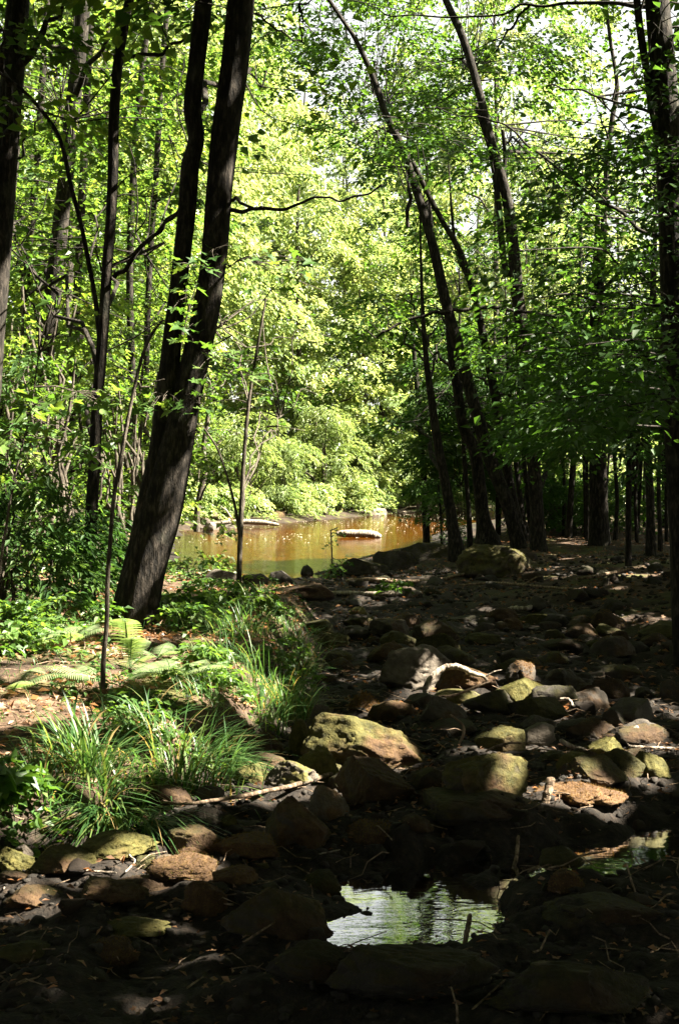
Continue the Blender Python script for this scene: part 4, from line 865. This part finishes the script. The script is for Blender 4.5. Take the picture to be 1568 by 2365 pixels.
for a in [('dark rock in the shallows left of the small pond stones', 590, 1356, 66, 32, .2, .3, .3), ('twin dark rock in the pond shallows', 650, 1350, 74, 34, .2, .3, .26), ('black rock alone in the near pond', 709, 1330, 30, 26, .2, .3, .25), ('flat pale stone awash in the near pond', 632, 1313, 34, 10, .05, .1, .7), ('black rock beside the leafy shoot', 775, 1335, 34, 30, .2, .3, .25),
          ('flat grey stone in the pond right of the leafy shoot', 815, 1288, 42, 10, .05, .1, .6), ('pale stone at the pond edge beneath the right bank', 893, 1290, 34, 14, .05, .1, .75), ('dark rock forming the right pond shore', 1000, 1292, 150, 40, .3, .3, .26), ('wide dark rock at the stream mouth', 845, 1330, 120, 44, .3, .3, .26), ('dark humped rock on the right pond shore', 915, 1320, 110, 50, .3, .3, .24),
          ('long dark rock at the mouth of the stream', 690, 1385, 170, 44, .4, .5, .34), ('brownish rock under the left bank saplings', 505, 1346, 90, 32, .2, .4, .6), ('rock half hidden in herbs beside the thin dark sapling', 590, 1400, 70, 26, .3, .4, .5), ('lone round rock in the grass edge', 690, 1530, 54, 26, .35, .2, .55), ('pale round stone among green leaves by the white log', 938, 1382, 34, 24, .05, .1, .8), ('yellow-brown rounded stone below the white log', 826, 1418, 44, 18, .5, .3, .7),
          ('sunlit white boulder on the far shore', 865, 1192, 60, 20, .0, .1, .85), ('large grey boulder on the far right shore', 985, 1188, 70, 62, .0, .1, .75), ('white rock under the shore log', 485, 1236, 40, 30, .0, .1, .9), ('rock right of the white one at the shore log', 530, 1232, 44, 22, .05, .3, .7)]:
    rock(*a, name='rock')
for k in range(90):                     # more rocks crowd the bed between the ones above
    for _ in range(40):
        x, y = R(-1.3, 3.2), R(5.2, 14.5); h_, bed, pool, pond, lf, rg, d = height(np.array([x]), np.array([y]), True)
        if lf[0] < .2 and pool[0] < .3 and abs(x) < .24 * y + .2: break
    w = R(.10, .26) * (1 + .09 * max(y - 6, 0)); rock('dark half-buried rock among the others of the streambed', x / y * F + CX, HOR + (CAMZ - h_[0]) / y * F, w / y * F, w * R(.32, .55) / y * F, R(.2, .6), R(.1, .7), R(.25, .42), group='dark rocks crowding the streambed', rot=R(0, 6))
# small stones of the bed, all alike in the photo
protoS = []
for k in range(7):
    p, f = rock_mesh(3, 60 + k * 1.9, 4); p = p * np.array([1, .8, .62]); mb = MB(); mb.tris(p * .5, f); o = mb.build('stone', M['rock'], smooth=True); protoS.append(o)
def stones(n, x0, x1, y0, y1, s0, s1, label, group, vals=(.12, .26), first=[0]):
    for k in range(n):
        for _ in range(20):
            x, y = R(x0, x1), R(y0, y1); h, bed, pool, pond, lf, rg, d = height(np.array([x]), np.array([y]), True)
            if lf[0] < .25 and pool[0] < .6 and pond[0] < .4: break
        i = first[0]; first[0] += 1
        o = protoS[i] if i < len(protoS) else protoS[i % len(protoS)].copy()
        if i >= len(protoS): COL.objects.link(o)
        s = R(s0, s1) ** 1.0; o.scale = (s, s * R(.7, 1.1), s * R(.6, 1)); o.rotation_euler = (R(-.2, .2), R(-.2, .2), R(0, 6.28)); o.location = (x, y, float(h[0]) + .08 * s)
        o.color = (R(.1, .7), R(.1, .9), R(*vals), 1); tag(o, label, 'stone', group)
stones(110, -1.6, 2.2, 4.3, 9.5, .05, .16, 'small dark stone of the nearer streambed', 'small stones of the near streambed')
stones(120, -.2, 4.5, 8.5, 21, .10, .40, 'dark stone of the shaded upper streambed', 'stones of the upper streambed', (.12, .24))
stones(30, -1.2, -.2, 5.6, 7.6, .03, .09, 'little stone in the sunlit debris under the left bank', 'little stones under the left bank', (.4, .8))
stones(46, -6, 4, 42, 60, .2, .7, 'stone along the far shore of the pond', 'stones of the far shore', (.3, .7))
# ------------------------------------------------------------------ driftwood, sticks and logs
def stick(label, pts, mat_='deadwood', name='stick', cat='stick', lift=.012, Y=None, side=(), ends=.6):
    """pts: (px, py, w px); each on the ground under its pixel unless a depth Y (or list) is given"""
    P = []; r = []
    for i, (px, py, w) in enumerate(pts):
        if Y is None: g = on_ground(px, py); rr = w / F * g[1] / 2; g = g + np.array([0, 0, rr * .8 + lift])
        else:
            yy = Y[i] if isinstance(Y, (list, tuple)) else Y; g = at(px, py, yy); rr = w / F * yy / 2
        P.append(g); r.append(rr)
    n = max(10, 7 * len(P)); PP = smooth_path(P, n); rr = np.interp(np.linspace(0, len(P) - 1, n), np.arange(len(P)), r)
    rr[0] *= ends; rr[-1] *= ends
    PP[1:-1] += RNG.normal(0, .025 if name == 'log' else .10, (n - 2, 3)) * rr[1:-1, None]
    mb = MB(); mb.tube(PP, rr, 10, .08, seed=R(0, 90))
    for k, dx, dy, dz, f in side:
        j = int(k * (n - 1)); q = PP[j] + np.array([dx, dy, dz]); mb.tube(arc(PP[j], q, .08, 6, .03), np.linspace(rr[j] * f, rr[j] * f * .4, 6), 6)
    org = PP[n // 2].copy(); o = mb.build(name, M[mat_], None, org, smooth=True); tag(o, label, cat); return o
yb = on_ground(1040, 1606)[1]
stick('curved bleached driftwood limb arching over the orange rock', [(982, 1612, 11), (984, 1585, 13), (1000, 1560, 14), (1026, 1543, 14), (1058, 1540, 13), (1086, 1554, 11), (1116, 1562, 8), (1124, 1572, 7)], 'drift', 'driftwood', 'driftwood', Y=[yb - .1, yb - .1, yb - .05, yb, yb, yb, yb, yb], side=[(.12, -.10, .0, -.02, .7), (.9, .12, 0, .05, .6)])
stick('thin dark stick running out from the driftwood to the flat rock', [(1000, 1610, 5), (1050, 1605, 6), (1095, 1588, 6), (1130, 1575, 5)], Y=[yb - .25] * 4)
stick('white log lying across the stream mouth', [(690, 1383, 9), (740, 1380, 12), (800, 1378, 12), (860, 1380, 12), (920, 1378, 14), (968, 1376, 13)], 'drift', 'log', 'log')
stick('second pale log crossing behind the white one', [(800, 1347, 9), (860, 1345, 10), (930, 1350, 10), (1010, 1346, 9), (1060, 1334, 8), (1130, 1325, 6)], 'deadwood', 'log', 'log')
stick('crooked pale branch on the dark right bank slope', [(1130, 1422, 5), (1165, 1420, 9), (1182, 1412, 11), (1215, 1412, 11), (1245, 1402, 11), (1268, 1396, 6)], 'drift', 'fallen_branch', 'branch')
stick('long thin mossy branch far up the right bank', [(1330, 1342, 6), (1380, 1334, 7), (1440, 1322, 7), (1470, 1318, 4)], 'deadwood', 'fallen_branch', 'branch')
stick('dim branch lying left of the crooked pale one', [(1060, 1356, 5), (1140, 1352, 7), (1200, 1356, 7), (1280, 1362, 6), (1350, 1366, 4)], 'deadwood', 'fallen_branch', 'branch', side=[(.55, .25, 0, .12, .7)])
stick('long thin dark pole lying along the left bank foot', [(340, 1862, 8), (420, 1876, 8), (520, 1866, 9), (600, 1850, 10), (690, 1832, 11), (770, 1806, 11)], 'deadwood', 'fallen_branch', 'branch', lift=.03)
stick('pale broken stick standing out at the right', [(1436, 1702, 5), (1452, 1692, 12), (1474, 1680, 15)], 'drift', Y=[on_ground(1450, 1720)[1] + .05] * 3)
stick('long pale stick pointing to the right edge', [(1450, 1724, 7), (1480, 1726, 8), (1530, 1728, 7), (1568, 1728, 5)], 'drift', Y=[on_ground(1500, 1735)[1] - .02] * 4, side=[(.05, -.06, 0, .05, .6), (.05, -.05, 0, -.04, .6)])
stick('short grey stick right of the grey rounded rock', [(1292, 1710, 10), (1320, 1724, 11), (1345, 1730, 9), (1354, 1734, 5)], 'drift', Y=[on_ground(1320, 1740)[1]] * 4)
stick('long bowed twig lying over the arched mossy rock', [(1120, 1736, 5), (1150, 1722, 6), (1185, 1716, 6), (1235, 1718, 5), (1285, 1724, 4)], Y=[on_ground(1200, 1745)[1] - .12] * 5)
stick('stubby upright piece of broken wood', [(1258, 1858, 17), (1264, 1830, 19), (1272, 1800, 20)], 'deadwood', 'wood_stub', 'wood', Y=[6.7, 6.72, 6.76], ends=.95)
stick('hooked pale stick end by the dark mossy slab', [(1292, 1614, 6), (1312, 1616, 9), (1320, 1630, 9), (1314, 1644, 5)], 'drift', Y=[on_ground(1310, 1646)[1]] * 4)
stick('thin grey twig propped before the squat dark boulder', [(706, 2020, 6), (722, 1985, 8), (738, 1955, 8), (742, 1942, 5)], 'drift', Y=[6.0, 6.05, 6.1, 6.12])
stick('slender bare twig bent beside the pool', [(652, 1990, 3), (690, 1978, 4), (740, 1972, 4), (786, 1962, 3)], 'drift', 'twig', 'twig', Y=[6.0] * 4)
stick('thin forked twig left of the pool', [(656, 2035, 4), (650, 2000, 4), (662, 1982, 3)], 'drift', 'twig', 'twig', Y=[5.95] * 3)
stick('thin pale twig lying in the left debris', [(100, 2018, 5), (180, 2024, 6), (270, 2026, 5)], 'drift', 'twig', 'twig')
stick('crossed pale twigs in the left debris', [(270, 1960, 4), (300, 1995, 5), (312, 2010, 4), (290, 2036, 5)], 'drift', 'twig', 'twig', lift=.03)
stick('short stick at the left edge by the mossy hump', [(10, 2062, 5), (24, 2035, 5), (44, 2022, 4)], 'drift', 'twig', 'twig')
stick('thin dark root-like stick standing in the pool', [(1180, 2020, 9), (1192, 1980, 9), (1196, 1930, 8)], 'deadwood', Y=[6.0, 6.1, 6.2])
stick('curved twig over the pool surface', [(1222, 2010, 4), (1280, 1992, 5), (1340, 1976, 5), (1400, 1966, 4)], 'deadwood', 'twig', 'twig', Y=[5.9, 5.95, 6.0, 6.1])
stick('brown stub of wood sticking up at the near side of the pool', [(1070, 2190, 9), (1078, 2150, 12), (1086, 2110, 10)], 'deadwood', 'wood_stub', 'wood', Y=[5.0, 5.02, 5.04])
stick('bent twig in the dark foreground', [(1090, 2345, 5), (1130, 2310, 6), (1166, 2275, 5)], 'deadwood', 'twig', 'twig')
stick('crooked dead stem in the streambed shade', [(1040, 1650, 4), (1066, 1672, 6), (1070, 1695, 7), (1058, 1722, 5)], 'deadwood', Y=[on_ground(1060, 1725)[1]] * 4)
stick('bleached log lying in the middle of the pond', [(777, 1233, 9), (790, 1232, 16), (820, 1232, 18), (850, 1233, 18), (868, 1236, 16), (880, 1240, 9)], 'drift', 'log', 'log', Y=[36.5] * 6, ends=.7)
stick('sunlit log along the far left shore', [(432, 1222, 9), (490, 1212, 12), (540, 1206, 11), (600, 1206, 12), (645, 1212, 6)], 'drift', 'log', 'log', Y=[43.5] * 5, side=[(.5, -.4, 0, .5, .5), (.3, .5, 0, -.2, .5)])
stick('pale fallen stem on the far right shore', [(975, 1164, 6), (1000, 1170, 8), (1016, 1176, 6)], 'drift', 'log', 'log', Y=[58] * 3)
stick('tangle of driftwood along the far shore', [(800, 1186, 5), (850, 1182, 7), (910, 1186, 8), (960, 1180, 6)], 'drift', 'driftwood', 'driftwood', Y=[57.5, 58, 58.5, 59], side=[(.5, .2, 0, 1.0, .8), (.55, -.5, 0, .7, .7), (.3, .8, 0, .4, .6), (.7, .9, 0, .3, .7)])

# ------------------------------------------------------------------ ferns, sedges, herbs
def fern(label, px, py, fronds, size):
    g = on_ground(px, py); t = thing('fern', label, 'fern', g, 'ferns of the left bank')
    for az, up, ln in fronds:
        mb = MB(); n = 24; L = size * ln; out = np.array([math.sin(az), math.cos(az), 0]); lat = np.array([math.cos(az), -math.sin(az), 0])
        s = np.linspace(0, 1, n); rise = up * (s - .55 * s ** 2.2) * L; run = L * (s * math.sqrt(max(1 - (up * .6) ** 2, .1)))
        P = out * run[:, None] + np.array([0, 0, 1.0]) * rise[:, None]
        mb.tube(P, np.linspace(.004, .0012, n), 4)
        tan = np.gradient(P, axis=0); tan /= np.linalg.norm(tan, axis=1)[:, None]; up_ = np.cross(lat, tan); up_ *= np.sign(up_[:, 2:] + 1e-6)
        for k in range(4, n):
            u = k / (n - 1); pl = L * .27 * math.sin(math.pi * min(1, (u * .92 + .10))) ** .8 + .012
            for sg in (-1, 1):
                d = lat * sg * .95 + tan[k] * .32 - up_[k] * .12; d /= np.linalg.norm(d); nn = up_[k]; w = np.cross(d, nn); m = 9
                q = np.linspace(0, 1, m); wd = pl * .11 * (1 - q) ** .7 + .001; wd = wd * (1 + .35 * (np.arange(m) % 2))
                C = P[k] + d * (pl * q)[:, None] - np.array([0, 0, 1.0]) * (pl * .18 * q ** 2)[:, None]
                V = np.concatenate([C + w * wd[:, None] * .5, C - w * wd[:, None] * .5]); j = np.arange(m - 1)
                mb.quads(V, np.stack([j, j + 1, j + 1 + m, j + m], -1), R(.2, 1))
        mb.build('frond', M['fern'], t)
fern('upright fern frond standing before the dark leaning trunk', 300, 1545, [(math.radians(190), 1.75, 1.05), (math.radians(160), 1.5, .8), (math.radians(40), 1.4, .7), (math.radians(120), .9, .6)], .37)
fern('pale low fern left of the thin crooked sapling', 240, 1572, [(math.radians(-85), .45, .9), (math.radians(-120), .4, .7), (math.radians(-50), .6, .6)], .42)
fern('pale fern spreading right of the thin crooked sapling', 285, 1572, [(math.radians(95), .5, .85), (math.radians(130), .45, .8), (math.radians(60), .7, .7)], .42)
fern('broad fern fanned out on the bank right of the others', 400, 1570, [(math.radians(a), .55, R(.75, 1.05)) for a in (-60, -15, 35, 80, 120, 170, 215)], .42)
fern('small fern close to the leaning trunk base', 365, 1520, [(math.radians(a), .6, R(.8, 1)) for a in (-80, 10, 70, 140)], .28)

fern('low fern at the left edge behind the litter patch', 70, 1500, [(math.radians(a), .7, R(.7, 1)) for a in (-70, 0, 60, 130, 200)], .42)
fern('green fern between the hemlock saplings and the crooked sapling', 165, 1490, [(math.radians(a), .8, R(.7, 1)) for a in (-90, -30, 40, 100, 170)], .40)
fern('fern in front of the litter patch at the left edge', 30, 1600, [(math.radians(a), .7, R(.7, 1)) for a in (-60, 20, 90, 150)], .34)
fern('fern beyond the leaning trunk near the thin dark sapling', 470, 1455, [(math.radians(a), .8, R(.7, 1)) for a in (-80, -10, 70, 140)], .38)

def blades(P0, az, L, w, lean, mb, tone=(0, .95), seg=6):
    N = len(P0); s = np.linspace(0, 1, seg + 1)[None, :]
    out = np.stack([np.sin(az), np.cos(az), 0 * az], -1); lat = np.stack([np.cos(az), -np.sin(az), 0 * az], -1)
    run = (lean[:, None] * (s * .35 + .65 * s ** 2.2)) * L[:, None]; up = L[:, None] * (s * np.sqrt(np.maximum(1 - .5 * lean[:, None] ** 2, .1)) - .55 * lean[:, None] * s ** 2.6)
    C = P0[:, None, :] + out[:, None, :] * run[..., None]; C[..., 2] += up
    wd = w[:, None] * np.minimum(1, 3 * (1 - s) + .02) * (.55 + .45 * np.minimum(1, 5 * s))
    A = C + lat[:, None, :] * wd[..., None] * .5; B = C - lat[:, None, :] * wd[..., None] * .5
    V = np.concatenate([A, B], 1).reshape(-1, 3); m = seg + 1; o = (np.arange(N) * 2 * m)[:, None]; j = np.arange(seg)[None, :]
    q = np.stack([o + j, o + j + 1, o + j + 1 + m, o + j + m], -1).reshape(-1, 4)
    tn = tone[0] + (tone[1] - tone[0]) * RNG.random(N) ** 1.2; tn = np.where(RNG.random(N) < .06, 1.0, tn)
    mb.quads(V, q, np.repeat(tn, seg))
def sedge(label, px, py, w, L, n, bw=.008, lean=(.35, 1.12), dirn=None, name='sedge_tuft'):
    g = on_ground(px, py); W = w / F * g[1]; mb = MB()
    off = RNG.normal(0, .28, (n, 2)) * W * np.array([1, .7]); P = np.stack([g[0] + off[:, 0], g[1] + off[:, 1], 0 * off[:, 0]], -1); P[:, 2] = height(P[:, 0], P[:, 1]) - .02
    az = np.arctan2(off[:, 0], off[:, 1]) + RNG.normal(0, .9, n) if dirn is None else RNG.normal(dirn, .6, n)
    blades(P, az, RNG.uniform(.55, 1.1, n) * L, RNG.uniform(.6, 1.2, n) * bw, RNG.uniform(*lean, n), mb)
    o = mb.build(name, M['grass'], None, g); tag(o, label, 'grass tuft', 'sedge tufts along the left bank'); return o
sedge('tall bright sedge tuft arching highest on the near left bank', 215, 1800, 130, .52, 190, .010)
sedge('wide dark sedge tuft right of the tall bright one', 400, 1800, 230, .44, 320, .008)
sedge('sedge tuft with straw-coloured tips at the right end of the row', 495, 1790, 120, .42, 170, .008, dirn=1.4)
sedge('low sedge tuft at the left end of the row', 95, 1822, 140, .32, 130)
sedge('sedge tuft hanging over the bank edge down to the stones', 250, 1905, 80, .46, 150, .009, (.8, 1.25), dirn=2.9)
sedge('thin sedge tuft drooping right of the hanging one', 330, 1912, 70, .42, 70, .006, (.9, 1.3), dirn=2.2)
sedge('short sedge tuft between the tall and the low ones', 160, 1760, 110, .30, 90)
sedge('sedge tuft under the wide dark one at the bank edge', 330, 1840, 170, .28, 140, .007, (.6, 1.2), dirn=2.8)
sedge('feathery grass tuft on the bank near the stream mouth', 560, 1470, 150, .40, 260, .006)
sedge('dark grass tuft at the bank end by the stream mouth', 670, 1470, 130, .40, 260, .006)
sedge('grass tuft in the sun behind the broad fern', 520, 1530, 120, .32, 160, .006)
sedge('dark grass tuft overhanging the streambed', 655, 1650, 110, .44, 300, .006, (.3, .9))
sedge('green grass tuft left of the overhanging dark one', 600, 1640, 110, .42, 200, .006)
sedge('thin grass tuft on the inner left bank', 470, 1620, 130, .26, 120, .005)
sedge('grass tuft on the edge above the sloping boulder', 690, 1560, 70, .36, 160, .006)

def herb(label, px, py, w, hm, n, ll, lw, group='leafy herbs on the left bank', leaf='maple', name='herb'):
    g = on_ground(px, py); W = w / F * g[1]; t = thing(name, label, 'plant', g, group)
    P = np.stack([RNG.normal(0, .4, n) * W * .6, RNG.normal(0, .4, n) * W * .6, RNG.uniform(.15, 1, n) * hm], -1)
    P[:, 2] += height(P[:, 0] + g[0], P[:, 1] + g[1]) - g[2]
    st = MB()
    for p in P: st.tube(np.array([(p[0] * .8, p[1] * .8, p[2] - hm - .03), p]), [.0025, .0018], 3, cap=False)
    st.build('stem', M['grass'], t)['kind'] = 'stuff'
    mb = MB(); leaves_fan(P + g, RNG.uniform(0, 6.28, n), RNG.uniform(.08, .18, n), 9, ll, lw, mb, droop=.2, thick=.05, tilt=.4, carved=False); mb.build('foliage', M[leaf], t, g)
for a in [('broad-leaved herbs between leaning tree and sapling', 440, 1460, 130, .22, 44, .06, .04), ('low green herbs behind the upright fern', 470, 1420, 150, .22, 50, .07, .045), ('herbs around the thin dark sapling', 530, 1390, 140, .20, 46, .07, .045), ('herbs among the grass near the stream mouth', 610, 1430, 120, .2, 36, .06, .04), ('herbs spilling over the bank edge', 665, 1600, 90, .3, 50, .05, .03),
          ('dark herbs around the foot of the crooked sapling', 330, 1630, 150, .07, 40, .05, .035), ('herbs on the sunlit inner bank', 500, 1590, 200, .12, 60, .05, .03), ('low herbs at the left edge of the picture', 40, 1510, 160, .2, 50, .06, .04), ('green seedlings left of the crooked sapling', 140, 1480, 130, .16, 40, .05, .035), ('herb patch at the left edge below the hemlock', 60, 1460, 170, .25, 60, .06, .04), ('whitish broad leaves at the left edge of the near bank', 10, 1830, 70, .16, 14, .09, .07),
          ('small leafy plants at the bank edge under the sedge', 60, 1880, 160, .08, 46, .05, .035), ('herbs behind the sedge row', 330, 1680, 260, .1, 60, .05, .03), ('herbs between the grass tufts and the fern', 480, 1540, 90, .14, 30, .06, .04), ('seedlings right of the leaning trunk foot', 400, 1420, 110, .18, 40, .06, .04), ('herb clump left of the leaning trunk foot', 230, 1450, 90, .2, 30, .06, .04), ('green plant by the pale round stone', 905, 1378, 70, .2, 26, .07, .05)]:
    herb(*a)
# ------------------------------------------------------------------ leaf litter, floating debris doubling as pond glints
def litter():
    mb = MB(); n = 2600; x = RNG.uniform(-4, 5, n); y = RNG.uniform(4.2, 26, n) ; y = np.where(RNG.random(n) < .5, RNG.uniform(4.2, 10, n), y)
    h, bed, pool, pond, lf, rg, d = height(x, y, True)
    for k in range(n):
        if pool[k] > .5 or pond[k] > .2 or h[k] < WATER: continue
        a = R(0, 6.28); L = R(.03, .2); v = np.array([math.cos(a), math.sin(a), R(-.1, .25)]) * L; b = np.array([x[k], y[k], h[k] + .012])
        mb.tube(arc(b - v, b + v, R(-.1, .1), 5, .08), np.linspace(R(.002, .005), .0015, 5), 4, cap=False)
    kind(mb.build('twig_litter', M['deadwood']), 'stuff')
    v, f = ICO1; mb = MB(); n = 9000; x = RNG.uniform(-3, 5, n); y = np.where(RNG.random(n) < .55, RNG.uniform(4, 9, n), RNG.uniform(6, 21, n)); h, bed, pool, pond, lf, rg, d = height(x, y, True)
    for k in np.nonzero((lf < .3) & (pond < .3) & (pool < .7) & (np.abs(x) < .26 * y + .3))[0]:
        r_ = R(.006, .022) * (1 + .07 * y[k]); p = v * (1 + .25 * RNG.normal(0, 1, (len(v), 1)).clip(-1.3, 1.3)) * np.array([r_, r_ * R(.6, 1), r_ * R(.45, .8)]); a = R(0, 6.28)
        p = np.stack([p[:, 0] * math.cos(a) - p[:, 1] * math.sin(a), p[:, 0] * math.sin(a) + p[:, 1] * math.cos(a), p[:, 2]], -1)
        mb.tris(p + np.array([x[k], y[k], h[k] + r_ * .15]), f)
    o = mb.build('gravel', M['rock'], smooth=True); kind(o, 'stuff'); o.color = (.2, .6, .16, 1)
    mb = MB()
    def scatter(n, x0, x1, y0, y1, ok, size, tone):
        x = RNG.uniform(x0, x1, n); y = RNG.uniform(y0, y1, n); h, bed, pool, pond, lf, rg, d = height(x, y, True)
        k = ok(bed, pool, pond, lf, rg, x, y) & (h > WATER + .01); x, y, h = x[k], y[k], h[k]
        P = np.stack([x, y, h + RNG.uniform(.004, .03, len(x))], -1); c = len(P) // 4
        maple_leaves(P[:c], size * .8, mb, tilt=.8, tone=tone, flat=True)
        P = P[c:]; N = len(P); a = RNG.uniform(0, 6.28, N); d = np.stack([np.cos(a), np.sin(a), RNG.normal(0, .25, N)], -1); nn = np.stack([RNG.normal(0, .55, N), RNG.normal(0, .55, N), np.ones(N)], -1)
        w = np.cross(d, nn); w /= np.linalg.norm(w, axis=1)[:, None]; nn = np.cross(w, d); l = (size * .75 * RNG.uniform(.5, 1.2, N))[:, None]; b_ = l * RNG.uniform(.1, .32, N)[:, None]; ww = l * RNG.uniform(.18, .32, N)[:, None]
        V = np.stack([P - d * l * .5, P + w * ww + nn * b_, P + d * l * .5 + nn * b_ * .6, P - w * ww + nn * b_], 1).reshape(-1, 3)
        mb.quads(V, np.arange(4 * N).reshape(N, 4), tone[0] + (tone[1] - tone[0]) * RNG.random(N))
    scatter(20000, -5, 0, 5.5, 19, lambda b, p, q, l, r, x, y: (l > .5) & (fbm(np.stack([x * 1.3, y * 1.3, 0 * x + 2], -1), 2) > -.25), .085, (.1, 1))
    scatter(2400, -1.6, 2.2, 4.2, 9.5, lambda b, p, q, l, r, x, y: (l < .5) & (p < .5), .05, (0, .6))
    scatter(6000, -.5, 8, 9, 28, lambda b, p, q, l, r, x, y: (l < .5), .08, (0, .5))
    o = mb.build('fallen_leaves', M['litter']); kind(o, 'stuff')
    mb = MB(); n = 5200; x = RNG.uniform(-5, 0, n); y = RNG.uniform(5.6, 19, n); h, bed, pool, pond, lf, rg, d = height(x, y, True)
    k = (lf > .35) & (fbm(np.stack([x * 1.5, y * 1.5, 0 * x + 31], -1), 3) > -.12); P = np.stack([x, y, h + RNG.uniform(.01, .07, n)], -1)[k]
    leaves_fan(P, RNG.uniform(0, 6.28, len(P)), RNG.uniform(.04, .12, len(P)), 7, .042, .022, mb, droop=.15, carved=False, tilt=.5)
    n = 9000; x = RNG.uniform(-4.5, 0, n); y = RNG.uniform(5.6, 18, n); h, bed, pool, pond, lf, rg, d = height(x, y, True); k = (lf > .4) & (fbm(np.stack([x * 1.1, y * 1.1, 0 * x + 57], -1), 3) > .0)
    P = np.stack([x, y, h - .005], -1)[k]; blades(P, RNG.uniform(0, 6.28, len(P)), RNG.uniform(.05, .16, len(P)), RNG.uniform(.0025, .005, len(P)), RNG.uniform(.3, 1.1, len(P)), mb, (0, .7), 4)
    kind(mb.build('ground_cover', M['grass']), 'stuff')
    mb = MB()  # pale bits of debris that also stand in for sun glints on the pond
    n = 1100; x = RNG.uniform(-4, 5, n); y = RNG.uniform(33, 60, n); sd = sdf_poly(x, y, POND); k = (sd < -.3) & (vnoise(np.stack([x * .5, y * .35, 0 * x], -1)) > -.25)
    x, y = x[k], y[k]; maple_leaves(np.stack([x, y, np.full(len(x), WATER + .012)], -1), .065, mb, tilt=.06, flat=True)
    o = mb.build('floating_glint_specks', M['glint_debris']); kind(o, 'stuff')
litter()
